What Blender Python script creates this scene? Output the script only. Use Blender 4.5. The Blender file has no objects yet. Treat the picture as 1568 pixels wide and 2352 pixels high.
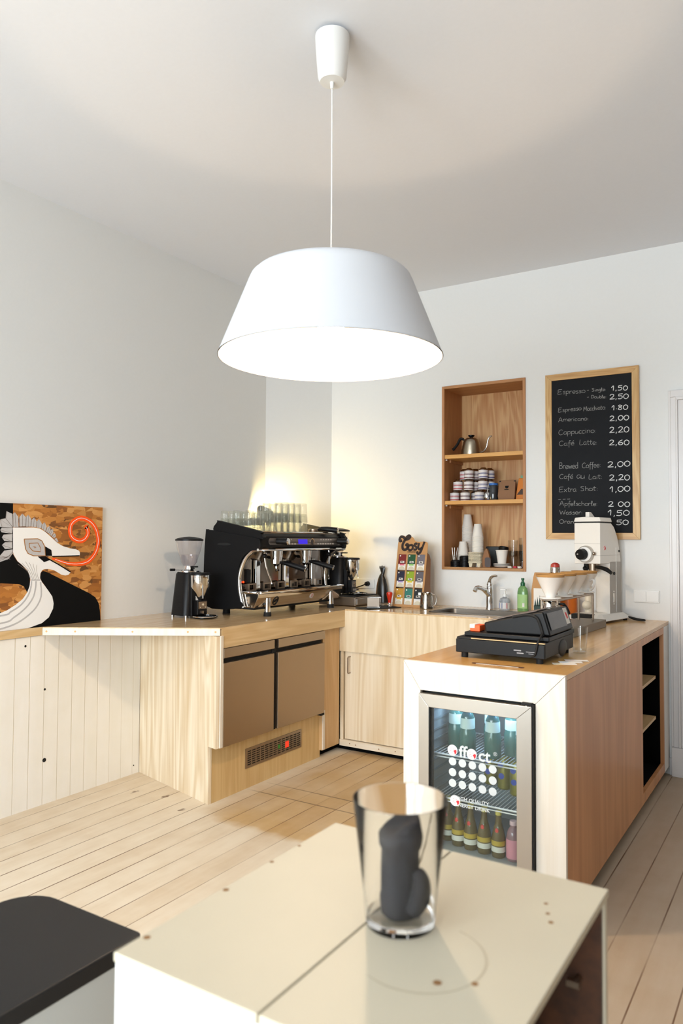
import bpy, math, random
from math import sin, cos, pi, radians
from mathutils import Matrix, Vector
random.seed(7)
SC = bpy.context.scene
COL = SC.collection

# ---------------------------------------------------------------- camera
FPX = 1725.96
yaw, pit, roll = .5642, .036, .0053
fw = Vector((-sin(yaw)*cos(pit), cos(yaw)*cos(pit), sin(pit)))
rt = Vector((cos(yaw), sin(yaw), 0)); up = rt.cross(fw)
R_ = rt*cos(roll) + up*sin(roll); U_ = -rt*sin(roll) + up*cos(roll)
cam = bpy.data.cameras.new('camera'); co = bpy.data.objects.new('camera', cam); COL.objects.link(co)
m = Matrix.Identity(4)
for i in range(3):
    m[i][0] = R_[i]; m[i][1] = U_[i]; m[i][2] = -fw[i]; m[i][3] = (0, 0, 1.4)[i]
co.matrix_world = m
cam.sensor_fit = 'HORIZONTAL'; cam.sensor_width = 24; cam.lens = FPX/1568*24
cam.clip_start = .02
cam.dof.use_dof = True; cam.dof.focus_distance = 4.6; cam.dof.aperture_fstop = 4.5
SC.camera = co

# ---------------------------------------------------------------- world, big lights, exposure
SC.view_settings.view_transform = 'Standard'; SC.view_settings.look = 'None'
SC.view_settings.gamma = 1; SC.view_settings.exposure = EXPO = 0.07
SC.view_settings.use_curve_mapping = False
w = bpy.data.worlds.new('sky'); SC.world = w; w.use_nodes = True
bg = w.node_tree.nodes['Background']; bg.inputs[0].default_value = (.75, .87, 1, 1); bg.inputs[1].default_value = 1.2

def area(name, loc, rot, sx, sy, power, col):
    l = bpy.data.lights.new(name, 'AREA'); l.shape = 'RECTANGLE'; l.size = sx; l.size_y = sy
    l.energy = power; l.color = col
    o = bpy.data.objects.new(name, l); COL.objects.link(o); o.location = loc; o.rotation_euler = rot
    return o
# daylight entering through the two shop windows behind the camera
DAY = (.83, .92, 1)
area('daylight_window', (-2.1, -3.10, 1.55), (radians(66), 0, 0), 1.4, 1.9, 165, DAY)
area('daylight_window', (-.3, -3.10, 1.55), (radians(66), 0, 0), 1.4, 1.9, 165, DAY)
LAMP_W = 560.0      # emission of the pendant bulb
SPOT_W = 620.0       # emission of the small lamp behind the coffee machine

# ---------------------------------------------------------------- helpers
def lin(c):
    if isinstance(c, str):
        c = tuple(int(c[i:i+2], 16)/255 for i in (0, 2, 4))
    return tuple((x/12.92 if x <= .04045 else ((x+.055)/1.055)**2.4) for x in c[:3]) + (1,)

class MB:
    """collects shapes; put() links them as ONE mesh object"""
    def __init__(s): s.v = []; s.f = []; s.m = []
    def add(s, vs, fs, mat=0, M=None):
        n = len(s.v)
        for p in vs:
            p = Vector(p)
            s.v.append(tuple(M @ p) if M is not None else tuple(p))
        for f in fs: s.f.append([i+n for i in f]); s.m.append(mat)
        return s
    def box(s, x0, x1, y0, y1, z0, z1, mat=0, M=None):
        vs = [(x0,y0,z0),(x1,y0,z0),(x1,y1,z0),(x0,y1,z0),(x0,y0,z1),(x1,y0,z1),(x1,y1,z1),(x0,y1,z1)]
        return s.add(vs, [(0,3,2,1),(4,5,6,7),(0,1,5,4),(1,2,6,5),(2,3,7,6),(3,0,4,7)], mat, M)
    def prism(s, poly, a0, a1, axis='y', mat=0, M=None):
        """polygon in the two other axes (in xyz order) extruded along axis"""
        def P(u, v, a): return {'x': (a,u,v), 'y': (u,a,v), 'z': (u,v,a)}[axis]
        n = len(poly); A = sum(poly[i][0]*poly[(i+1)%n][1]-poly[(i+1)%n][0]*poly[i][1] for i in range(n))
        if (A < 0) != (axis == 'y'): poly = poly[::-1]
        vs = [P(u,v,a0) for u,v in poly] + [P(u,v,a1) for u,v in poly]
        fs = [list(range(n))[::-1], list(range(n,2*n))] + [(i,(i+1)%n,n+(i+1)%n,n+i) for i in range(n)]
        return s.add(vs, fs, mat, M)
    def lathe(s, prof, seg=24, M=None, mat=0, close=False):
        """profile of (r,z) turned about z; r=0 ends close to a point"""
        vs = []; fs = []; idx = []
        for r, z in prof:
            if r < 1e-6: idx.append([len(vs)]); vs.append((0,0,z))
            else:
                idx.append(list(range(len(vs), len(vs)+seg)))
                vs += [(r*cos(2*pi*k/seg), r*sin(2*pi*k/seg), z) for k in range(seg)]
        pairs = list(zip(idx, idx[1:])) + ([(idx[-1], idx[0])] if close else [])
        for a, b in pairs:
            for k in range(seg):
                k2 = (k+1) % seg
                if len(a) == 1 and len(b) == 1: continue
                if len(a) == 1: fs.append((a[0], b[k2], b[k]))
                elif len(b) == 1: fs.append((a[k], a[k2], b[0]))
                else: fs.append((a[k], a[k2], b[k2], b[k]))
        return s.add(vs, fs, mat, M)
    def cyl(s, p0, p1, r0, r1=None, seg=16, mat=0):
        r1 = r0 if r1 is None else r1
        p0 = Vector(p0); p1 = Vector(p1); d = p1-p0; L = d.length
        M = Matrix.Translation(p0) @ d.to_track_quat('Z','Y').to_matrix().to_4x4()
        return s.lathe([(0,0),(r0,0),(r1,L),(0,L)], seg, M, mat)
    def tube(s, pts, r, seg=8, mat=0, closed=False):
        pts = [Vector(p) for p in pts]; n = len(pts)
        rs = list(r) if isinstance(r, (list, tuple)) else [r]*n
        if len(rs) != n:                      # spread the given radii along the path
            q = [i*(len(rs)-1)/(n-1) for i in range(n)]
            rs = [rs[int(a)] + (rs[min(int(a)+1,len(rs)-1)]-rs[int(a)])*(a-int(a)) for a in q]
        vs = []; nrm = None
        for i, p in enumerate(pts):
            if closed: t = pts[(i+1)%n]-pts[i-1]
            else: t = pts[min(i+1,n-1)]-pts[max(i-1,0)]
            t.normalize()
            if nrm is None:
                nrm = t.orthogonal().normalized()
            nrm = (nrm - t*nrm.dot(t)).normalized(); b = t.cross(nrm)
            vs += [p + nrm*(rs[i]*cos(2*pi*k/seg)) + b*(rs[i]*sin(2*pi*k/seg)) for k in range(seg)]
        fs = []
        for i in range(n if closed else n-1):
            j = (i+1) % n
            for k in range(seg): fs.append((i*seg+k, i*seg+(k+1)%seg, j*seg+(k+1)%seg, j*seg+k))
        if not closed:
            fs.append(list(range(seg))[::-1]); fs.append([(n-1)*seg+k for k in range(seg)])
        return s.add(vs, fs, mat)
    def sphere(s, c, r, seg=16, mat=0, sx=1, sy=1, sz=1):
        M = Matrix.Translation(c) @ Matrix.Diagonal((sx,sy,sz,1))
        k = seg//2
        return s.lathe([(r*sin(pi*i/k) if 0 < i < k else 0, -r*cos(pi*i/k)) for i in range(k+1)], seg, M, mat)
    def slab(s, poly, w0, w1, O, u, v, mat=0):
        """2D polygon in the plane O + a*u + b*v, thickness from w0 to w1 along u x v"""
        u = Vector(u); v = Vector(v); n = u.cross(v); O = Vector(O)
        M = Matrix(((u[0],v[0],n[0],O[0]),(u[1],v[1],n[1],O[1]),(u[2],v[2],n[2],O[2]),(0,0,0,1)))
        return s.prism(poly, w0, w1, 'z', mat, M)
    def ribbon(s, pts, wd, O, u, v, w0=0., w1=.0005, mat=0):
        """flat stroke of given width in a plane"""
        pts = [Vector((p[0],p[1],0)) for p in pts]; n = len(pts)
        ws = wd if isinstance(wd,(list,tuple)) else [wd]*n
        L = []; Rr = []
        for i, p in enumerate(pts):
            t = pts[min(i+1,n-1)]-pts[max(i-1,0)]
            if t.length < 1e-9: t = Vector((1,0,0))
            t.normalize(); q = Vector((-t.y,t.x,0))*ws[i]/2
            L.append(p+q); Rr.append(p-q)
        u = Vector(u); v = Vector(v); nn = u.cross(v); O = Vector(O)
        f = lambda p, a: tuple(O+u*p.x+v*p.y+nn*a)
        vs = [f(p,w1) for p in L]+[f(p,w1) for p in Rr]+[f(p,w0) for p in L]+[f(p,w0) for p in Rr]
        fs = []
        for i in range(n-1):
            fs += [(n+i,n+i+1,i+1,i),(2*n+i,2*n+i+1,3*n+i+1,3*n+i),(i,i+1,2*n+i+1,2*n+i),(3*n+i,3*n+i+1,n+i+1,n+i)]
        fs += [(0,2*n,3*n,n),(n-1,2*n-1,4*n-1,3*n-1)]
        return s.add(vs, fs, mat)

def spline(pts, k=6, closed=False):
    """Catmull-Rom through points"""
    pts = [Vector(p) for p in pts]; n = len(pts); out = []
    for i in range(n if closed else n-1):
        g = (lambda j: pts[j % n]) if closed else (lambda j: pts[max(0,min(n-1,j))])
        a, b, c, d = g(i-1), g(i), g(i+1), g(i+2)
        for q in range(k):
            t = q/k
            out.append(.5*((2*b)+(c-a)*t+(2*a-5*b+4*c-d)*t*t+(3*b-3*c+d-a)*t**3))
    if not closed: out.append(pts[-1])
    return out
def sp2(pts, k=5, closed=False): return [(p.x,p.y) for p in spline([(a,b,0) for a,b in pts], k, closed)]
def rrect(x0, x1, y0, y1, r, k=5):
    o = []
    for cx, cy, a in ((x1-r,y0+r,-90),(x1-r,y1-r,0),(x0+r,y1-r,90),(x0+r,y0+r,180)):
        o += [(cx+r*cos(radians(a+90*i/k)), cy+r*sin(radians(a+90*i/k))) for i in range(k+1)]
    return o

def put(name, mb, mats, parent=None, world=True, bevel=0, label=None, sharp=32, kind=None):
    me = bpy.data.meshes.new(name)
    vs = mb.v
    if parent is not None and world:
        Mi = parent_world(parent).inverted(); vs = [tuple(Mi @ Vector(p)) for p in vs]
    me.from_pydata(vs, [], mb.f)
    for mt in (mats if isinstance(mats,(list,tuple)) else [mats]): me.materials.append(mt)
    for p, mi in zip(me.polygons, mb.m): p.material_index = mi; p.use_smooth = True
    me.update(); me.set_sharp_from_angle(angle=radians(sharp))
    o = bpy.data.objects.new(name, me); COL.objects.link(o)
    if parent is not None: o.parent = parent
    if bevel:
        b = o.modifiers.new('bevel','BEVEL'); b.width = bevel; b.segments = 2; b.limit_method = 'ANGLE'; b.harden_normals = True
    if label: o['label'] = label
    if kind: o['kind'] = kind
    return o
def parent_world(p):
    M = Matrix.Translation(p.location) @ p.rotation_euler.to_matrix().to_4x4()
    return parent_world(p.parent) @ M if p.parent is not None else M
def tag(o, label, cat, group=None, kind=None):
    if label: o['label'] = label
    if cat: o['category'] = cat
    if group: o['group'] = group
    if kind: o['kind'] = kind
    return o
def thing(name, label, cat, loc=(0,0,0), rz=0, group=None):
    o = bpy.data.objects.new(name, None); COL.objects.link(o)
    o.location = loc; o.rotation_euler = (0,0,rz); o.empty_display_size = .05
    return tag(o, label, cat, group)
def struct(name, mb, mats, bevel=0, parent=None): return put(name, mb, mats, parent, True, bevel, kind='structure')
def dup(root, loc, rz=None, label=None, group=None, swap=None):
    r = root.copy(); COL.objects.link(r); r.location = loc
    if rz is not None: r.rotation_euler = (0,0,rz)
    if label: r['label'] = label
    if group: r['group'] = group
    def rec(src, dst):
        for ch in list(src.children):
            c = ch.copy(); COL.objects.link(c); c.parent = dst
            if swap and ch.name.split('.')[0] in swap:
                for sl in c.material_slots: sl.link = 'OBJECT'
                c.material_slots[0].material = swap[ch.name.split('.')[0]]
            rec(ch, c)
    rec(root, r)
    return r
def text_mb(txt, size, O, u, v, depth=.0004, mat=0, mb=None, bold=0):
    """letters of the built-in face as geometry in the plane O,u,v"""
    c = bpy.data.curves.new('lettering','FONT'); c.body = txt; c.size = size; c.align_x = 'LEFT'; c.offset = bold; c.resolution_u = 3
    o = bpy.data.objects.new('lettering', c); COL.objects.link(o)
    dg = bpy.context.evaluated_depsgraph_get(); me = bpy.data.meshes.new_from_object(o.evaluated_get(dg))
    mb = mb or MB(); u = Vector(u); v = Vector(v); n = u.cross(v); O = Vector(O)
    mb.add([O+u*p.co.x+v*p.co.y+n*depth for p in me.vertices], [list(p.vertices) for p in me.polygons], mat)
    bpy.data.objects.remove(o); bpy.data.curves.remove(c); bpy.data.meshes.remove(me)
    return mb

# ---------------------------------------------------------------- materials
def base(name):
    mt = bpy.data.materials.new(name); mt.use_nodes = True
    nt = mt.node_tree; return mt, nt, nt.nodes['Principled BSDF']
def mat(name, col, rough=.5, metal=0, spec=.5, emis=None, es=0, coat=0, trans=0, bump=0, bscale=200, var=0):
    mt, nt, b = base(name)
    b.inputs['Base Color'].default_value = lin(col); b.inputs['Roughness'].default_value = rough
    b.inputs['Metallic'].default_value = metal; b.inputs['Specular IOR Level'].default_value = spec
    b.inputs['Coat Weight'].default_value = coat; b.inputs['Transmission Weight'].default_value = trans
    if emis: b.inputs['Emission Color'].default_value = lin(emis); b.inputs['Emission Strength'].default_value = es
    if bump or var:
        tc = nt.nodes.new('ShaderNodeTexCoord'); nz = nt.nodes.new('ShaderNodeTexNoise')
        nz.inputs['Scale'].default_value = bscale; nz.inputs['Detail'].default_value = 4
        nt.links.new(tc.outputs['Object'], nz.inputs['Vector'])
        if bump:
            bp = nt.nodes.new('ShaderNodeBump'); bp.inputs['Strength'].default_value = bump; bp.inputs['Distance'].default_value = .002
            nt.links.new(nz.outputs['Fac'], bp.inputs['Height']); nt.links.new(bp.outputs['Normal'], b.inputs['Normal'])
        if var:
            mx = nt.nodes.new('ShaderNodeMix'); mx.data_type = 'RGBA'
            c = lin(col); mx.inputs[6].default_value = tuple(x*(1-var) for x in c[:3])+(1,); mx.inputs[7].default_value = tuple(min(1,x*(1+var)) for x in c[:3])+(1,)
            nt.links.new(nz.outputs['Fac'], mx.inputs[0]); nt.links.new(mx.outputs[2], b.inputs['Base Color'])
    return mt
def thin_glass(name, tint=(1,1,1), refl=.12, rough=.02):
    """thin clear sheet: transparent with a fresnel gloss"""
    mt, nt, b = base(name); nt.nodes.remove(b)
    out = nt.nodes['Material Output']
    t = nt.nodes.new('ShaderNodeBsdfTransparent'); t.inputs[0].default_value = tint + (1,)
    g = nt.nodes.new('ShaderNodeBsdfGlossy'); g.inputs['Roughness'].default_value = rough
    lw = nt.nodes.new('ShaderNodeLayerWeight'); lw.inputs['Blend'].default_value = .5
    pw = nt.nodes.new('ShaderNodeMath'); pw.operation = 'POWER'; pw.inputs[1].default_value = 4; nt.links.new(lw.outputs['Facing'], pw.inputs[0])
    mr = nt.nodes.new('ShaderNodeMapRange'); mr.inputs['To Min'].default_value = refl*.4; mr.inputs['To Max'].default_value = min(1,refl*5)
    nt.links.new(pw.outputs[0], mr.inputs['Value'])
    mx = nt.nodes.new('ShaderNodeMixShader'); nt.links.new(mr.outputs[0], mx.inputs[0]); nt.links.new(t.outputs[0], mx.inputs[1]); nt.links.new(g.outputs[0], mx.inputs[2])
    nt.links.new(mx.outputs[0], out.inputs[0]); return mt
def ribbed_glass(name):
    """pressed glass that catches and scatters light"""
    mt, nt, b = base(name); nt.nodes.remove(b); out = nt.nodes['Material Output']; N = nt.nodes
    t = N.new('ShaderNodeBsdfTransparent'); t.inputs[0].default_value = (.97,.98,.96,1)
    g = N.new('ShaderNodeBsdfGlossy'); g.inputs['Roughness'].default_value = .06
    tl = N.new('ShaderNodeBsdfTranslucent'); tl.inputs[0].default_value = (.9,.92,.88,1)
    lw = N.new('ShaderNodeLayerWeight'); lw.inputs['Blend'].default_value = .5
    mr = N.new('ShaderNodeMapRange'); mr.inputs['To Min'].default_value = .03; mr.inputs['To Max'].default_value = .9
    pw = N.new('ShaderNodeMath'); pw.operation = 'POWER'; pw.inputs[1].default_value = 3; nt.links.new(lw.outputs['Facing'], pw.inputs[0]); nt.links.new(pw.outputs[0], mr.inputs['Value'])
    m1 = N.new('ShaderNodeMixShader'); m1.inputs[0].default_value = .2; nt.links.new(t.outputs[0], m1.inputs[1]); nt.links.new(tl.outputs[0], m1.inputs[2])
    m2 = N.new('ShaderNodeMixShader'); nt.links.new(mr.outputs[0], m2.inputs[0]); nt.links.new(m1.outputs[0], m2.inputs[1]); nt.links.new(g.outputs[0], m2.inputs[2])
    nt.links.new(m2.outputs[0], out.inputs[0]); return mt
def wood(name, c0, c1, grain='z', scale=1., rough=.45, contrast=1., knots=True, coat=0):
    """plywood: long cathedral grain running along one axis"""
    mt, nt, b = base(name); N = nt.nodes; L = nt.links
    tc = N.new('ShaderNodeTexCoord'); mp = N.new('ShaderNodeMapping')
    s = [5.5*scale]*3; s['xyz'.index(grain)] = .55*scale; mp.inputs['Scale'].default_value = s
    L.new(tc.outputs['Object'], mp.inputs['Vector'])
    n1 = N.new('ShaderNodeTexNoise'); n1.inputs['Scale'].default_value = 1.0; n1.inputs['Detail'].default_value = 2.5; n1.inputs['Roughness'].default_value = .45; n1.inputs['Distortion'].default_value = .6
    L.new(mp.outputs[0], n1.inputs['Vector'])
    mu = N.new('ShaderNodeMath'); mu.operation = 'MULTIPLY'; mu.inputs[1].default_value = 58
    L.new(n1.outputs['Fac'], mu.inputs[0])
    sn = N.new('ShaderNodeMath'); sn.operation = 'SINE'; L.new(mu.outputs[0], sn.inputs[0])
    mp2 = N.new('ShaderNodeMapping'); s2 = [90*scale]*3; s2['xyz'.index(grain)] = 3*scale; mp2.inputs['Scale'].default_value = s2
    L.new(tc.outputs['Object'], mp2.inputs['Vector'])
    n2 = N.new('ShaderNodeTexNoise'); n2.inputs['Scale'].default_value = 1; n2.inputs['Detail'].default_value = 3; L.new(mp2.outputs[0], n2.inputs['Vector'])
    n3 = N.new('ShaderNodeTexNoise'); n3.inputs['Scale'].default_value = .35; n3.inputs['Detail'].default_value = 2; L.new(mp.outputs[0], n3.inputs['Vector'])
    ma = N.new('ShaderNodeMath'); ma.operation = 'MULTIPLY_ADD'; ma.inputs[1].default_value = .24*contrast; ma.inputs[2].default_value = 0
    L.new(sn.outputs[0], ma.inputs[0])
    mb_ = N.new('ShaderNodeMath'); mb_.operation = 'MULTIPLY_ADD'; mb_.inputs[1].default_value = .9*contrast; L.new(n2.outputs['Fac'], mb_.inputs[0]); L.new(ma.outputs[0], mb_.inputs[2])
    mc = N.new('ShaderNodeMath'); mc.operation = 'MULTIPLY_ADD'; mc.inputs[1].default_value = .7; L.new(n3.outputs['Fac'], mc.inputs[0]); L.new(mb_.outputs[0], mc.inputs[2])
    md = N.new('ShaderNodeMath'); md.operation = 'SUBTRACT'; md.use_clamp = True; md.inputs[1].default_value = .35+.42*(contrast-1)*.5; L.new(mc.outputs[0], md.inputs[0])
    cr = N.new('ShaderNodeMix'); cr.data_type = 'RGBA'; cr.inputs[6].default_value = lin(c0); cr.inputs[7].default_value = lin(c1)
    L.new(md.outputs[0], cr.inputs[0]); L.new(cr.outputs[2], b.inputs['Base Color'])
    b.inputs['Roughness'].default_value = rough; b.inputs['Coat Weight'].default_value = coat; b.inputs['Coat Roughness'].default_value = .12
    return mt
def planks(name, c0, c1, cs, width, axis='x', along='y', seam=.03, rough=.55, wear=None, spots=True):
    """boards side by side along 'axis' with dark seams, knots and soft wear"""
    mt, nt, b = base(name); N = nt.nodes; L = nt.links
    tc = N.new('ShaderNodeTexCoord'); sx = N.new('ShaderNodeSeparateXYZ'); L.new(tc.outputs['Object'], sx.inputs[0])
    dv = N.new('ShaderNodeMath'); dv.operation = 'DIVIDE'; dv.inputs[1].default_value = width; L.new(sx.outputs['XYZ'.index(axis.upper())], dv.inputs[0])
    fr = N.new('ShaderNodeMath'); fr.operation = 'FRACT'; L.new(dv.outputs[0], fr.inputs[0])
    fl = N.new('ShaderNodeMath'); fl.operation = 'FLOOR'; L.new(dv.outputs[0], fl.inputs[0])
    wn = N.new('ShaderNodeTexWhiteNoise'); wn.noise_dimensions = '1D'; L.new(fl.outputs[0], wn.inputs['W'])
    pp = N.new('ShaderNodeMath'); pp.operation = 'SUBTRACT'; pp.inputs[1].default_value = .5; L.new(fr.outputs[0], pp.inputs[0])
    ab = N.new('ShaderNodeMath'); ab.operation = 'ABSOLUTE'; L.new(pp.outputs[0], ab.inputs[0])
    gt = N.new('ShaderNodeMapRange'); gt.inputs['From Min'].default_value = .5-seam; gt.inputs['From Max'].default_value = .5-seam*.4; L.new(ab.outputs[0], gt.inputs['Value'])
    # seam strength varies board to board and along its length
    sv = N.new('ShaderNodeTexNoise'); sv.inputs['Scale'].default_value = 1.6; sv.inputs['Detail'].default_value = 3; L.new(tc.outputs['Object'], sv.inputs['Vector'])
    svr = N.new('ShaderNodeMapRange'); svr.inputs['From Min'].default_value = .38; svr.inputs['From Max'].default_value = .62; svr.inputs['To Min'].default_value = .25; svr.inputs['To Max'].default_value = 1; L.new(sv.outputs['Fac'], svr.inputs['Value'])
    sm = N.new('ShaderNodeMath'); sm.operation = 'MULTIPLY'; L.new(gt.outputs[0], sm.inputs[0]); L.new(svr.outputs[0], sm.inputs[1])
    mp = N.new('ShaderNodeMapping'); s = [14]*3; s['xyz'.index(along)] = 2.0; mp.inputs['Scale'].default_value = s; L.new(tc.outputs['Object'], mp.inputs['Vector'])
    n1 = N.new('ShaderNodeTexNoise'); n1.inputs['Scale'].default_value = 1; n1.inputs['Detail'].default_value = 5; n1.inputs['Roughness'].default_value = .6; L.new(mp.outputs[0], n1.inputs['Vector'])
    n4 = N.new('ShaderNodeTexNoise'); n4.inputs['Scale'].default_value = 9; n4.inputs['Detail'].default_value = 4; L.new(tc.outputs['Object'], n4.inputs['Vector'])
    a1 = N.new('ShaderNodeMath'); a1.operation = 'MULTIPLY_ADD'; a1.inputs[1].default_value = .35; L.new(wn.outputs['Value'], a1.inputs[0]); L.new(n1.outputs['Fac'], a1.inputs[2])
    a2 = N.new('ShaderNodeMath'); a2.operation = 'MULTIPLY_ADD'; a2.inputs[1].default_value = .6; L.new(n4.outputs['Fac'], a2.inputs[0]); L.new(a1.outputs[0], a2.inputs[2])
    a3 = N.new('ShaderNodeMapRange'); a3.inputs['From Min'].default_value = .62; a3.inputs['From Max'].default_value = 1.35; L.new(a2.outputs[0], a3.inputs['Value'])
    mx = N.new('ShaderNodeMix'); mx.data_type = 'RGBA'; mx.inputs[6].default_value = lin(c0); mx.inputs[7].default_value = lin(c1); L.new(a3.outputs[0], mx.inputs[0])
    col = mx.outputs[2]
    if wear:
        col = wear(nt, tc, sx, col)
    if spots:
        vo = N.new('ShaderNodeTexVoronoi'); vo.inputs['Scale'].default_value = 5.2
        mpv = N.new('ShaderNodeMapping'); sv_ = [1]*3; sv_['xyz'.index(along)] = .6; mpv.inputs['Scale'].default_value = sv_; L.new(tc.outputs['Object'], mpv.inputs['Vector'])
        nv = N.new('ShaderNodeTexNoise'); nv.inputs['Scale'].default_value = 30; L.new(tc.outputs['Object'], nv.inputs['Vector'])
        va = N.new('ShaderNodeVectorMath'); va.operation = 'MULTIPLY_ADD'; va.inputs[1].default_value = (.03,.03,.03); L.new(nv.outputs['Color'], va.inputs[0]); L.new(mpv.outputs[0], va.inputs[2])
        L.new(va.outputs[0], vo.inputs['Vector'])
        vr = N.new('ShaderNodeMapRange'); vr.inputs['From Min'].default_value = .095; vr.inputs['From Max'].default_value = .06; L.new(vo.outputs['Distance'], vr.inputs['Value'])
        vc = N.new('ShaderNodeMath'); vc.operation = 'GREATER_THAN'; vc.inputs[1].default_value = .25
        sc_ = N.new('ShaderNodeSeparateColor'); L.new(vo.outputs['Color'], sc_.inputs[0]); L.new(sc_.outputs[0], vc.inputs[0])
        vm = N.new('ShaderNodeMath'); vm.operation = 'MULTIPLY'; L.new(vr.outputs[0], vm.inputs[0]); L.new(vc.outputs[0], vm.inputs[1])
        vm2 = N.new('ShaderNodeMath'); vm2.operation = 'MULTIPLY'; vm2.inputs[1].default_value = .75; L.new(vm.outputs[0], vm2.inputs[0])
        mk = N.new('ShaderNodeMix'); mk.data_type = 'RGBA'; mk.inputs[7].default_value = lin('5e4127'); L.new(vm2.outputs[0], mk.inputs[0]); L.new(col, mk.inputs[6]); col = mk.outputs[2]
    ms = N.new('ShaderNodeMix'); ms.data_type = 'RGBA'; ms.inputs[7].default_value = lin(cs); L.new(sm.outputs[0], ms.inputs[0]); L.new(col, ms.inputs[6])
    L.new(ms.outputs[2], b.inputs['Base Color'])
    bp = N.new('ShaderNodeBump'); bp.inputs['Strength'].default_value = .4; bp.inputs['Distance'].default_value = .003; bp.invert = True
    L.new(sm.outputs[0], bp.inputs['Height']); L.new(bp.outputs['Normal'], b.inputs['Normal'])
    b.inputs['Roughness'].default_value = rough
    return mt
def floor_wear_tone(nt, tc, sx, col):
    """the white wash is worn through behind the bar and at a replaced strip of boards; darker and greyer right of the island"""
    N = nt.nodes; L = nt.links
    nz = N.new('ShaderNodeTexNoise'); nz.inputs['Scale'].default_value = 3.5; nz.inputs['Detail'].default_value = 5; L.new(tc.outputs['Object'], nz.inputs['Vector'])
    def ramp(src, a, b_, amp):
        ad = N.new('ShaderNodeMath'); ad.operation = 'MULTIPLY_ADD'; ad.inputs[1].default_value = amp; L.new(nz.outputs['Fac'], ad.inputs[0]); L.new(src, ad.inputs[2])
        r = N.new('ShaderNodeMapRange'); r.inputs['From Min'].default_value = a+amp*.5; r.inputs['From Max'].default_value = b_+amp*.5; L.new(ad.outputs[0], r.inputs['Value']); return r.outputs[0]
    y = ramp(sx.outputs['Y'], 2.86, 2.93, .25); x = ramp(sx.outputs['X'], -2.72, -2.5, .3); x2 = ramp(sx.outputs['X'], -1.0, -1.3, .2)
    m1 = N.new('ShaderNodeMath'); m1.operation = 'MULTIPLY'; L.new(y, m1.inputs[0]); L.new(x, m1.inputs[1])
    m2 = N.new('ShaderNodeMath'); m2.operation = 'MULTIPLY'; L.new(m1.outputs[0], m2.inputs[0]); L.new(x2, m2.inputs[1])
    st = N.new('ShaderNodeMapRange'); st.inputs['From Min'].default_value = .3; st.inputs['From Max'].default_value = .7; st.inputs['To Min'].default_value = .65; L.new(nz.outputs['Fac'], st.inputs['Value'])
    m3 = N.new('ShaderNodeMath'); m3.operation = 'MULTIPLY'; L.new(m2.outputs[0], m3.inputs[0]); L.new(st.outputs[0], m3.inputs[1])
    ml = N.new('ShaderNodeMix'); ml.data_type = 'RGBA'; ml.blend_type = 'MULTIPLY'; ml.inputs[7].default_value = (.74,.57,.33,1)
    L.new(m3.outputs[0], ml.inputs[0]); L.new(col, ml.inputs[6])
    # right of the island the boards are tinted darker and greyer
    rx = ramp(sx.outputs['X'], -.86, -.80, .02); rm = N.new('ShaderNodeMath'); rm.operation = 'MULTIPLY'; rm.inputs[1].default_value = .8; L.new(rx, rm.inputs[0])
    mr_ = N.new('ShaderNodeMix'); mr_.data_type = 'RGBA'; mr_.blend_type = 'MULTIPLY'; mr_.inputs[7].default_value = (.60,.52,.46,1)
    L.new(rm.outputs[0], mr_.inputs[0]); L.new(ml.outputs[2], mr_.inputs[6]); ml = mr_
    # cross joints of the replaced strip
    ay = None
    for yy in (3.32, 3.47):
        s_ = N.new('ShaderNodeMath'); s_.operation = 'SUBTRACT'; s_.inputs[1].default_value = yy; L.new(sx.outputs['Y'], s_.inputs[0])
        a_ = N.new('ShaderNodeMath'); a_.operation = 'ABSOLUTE'; L.new(s_.outputs[0], a_.inputs[0])
        r = N.new('ShaderNodeMapRange'); r.inputs['From Min'].default_value = .007; r.inputs['From Max'].default_value = .003; L.new(a_.outputs[0], r.inputs['Value'])
        if ay is None: ay = r.outputs[0]
        else:
            q = N.new('ShaderNodeMath'); q.operation = 'MAXIMUM'; L.new(ay, q.inputs[0]); L.new(r.outputs[0], q.inputs[1]); ay = q.outputs[0]
    m4 = N.new('ShaderNodeMath'); m4.operation = 'MULTIPLY'; L.new(ay, m4.inputs[0]); L.new(m3.outputs[0], m4.inputs[1])
    m5 = N.new('ShaderNodeMath'); m5.operation = 'MULTIPLY'; m5.inputs[1].default_value = .8; L.new(m4.outputs[0], m5.inputs[0])
    mj = N.new('ShaderNodeMix'); mj.data_type = 'RGBA'; mj.inputs[7].default_value = lin('4a341f'); L.new(m5.outputs[0], mj.inputs[0]); L.new(ml.outputs[2], mj.inputs[6])
    return mj.outputs[2]
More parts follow.
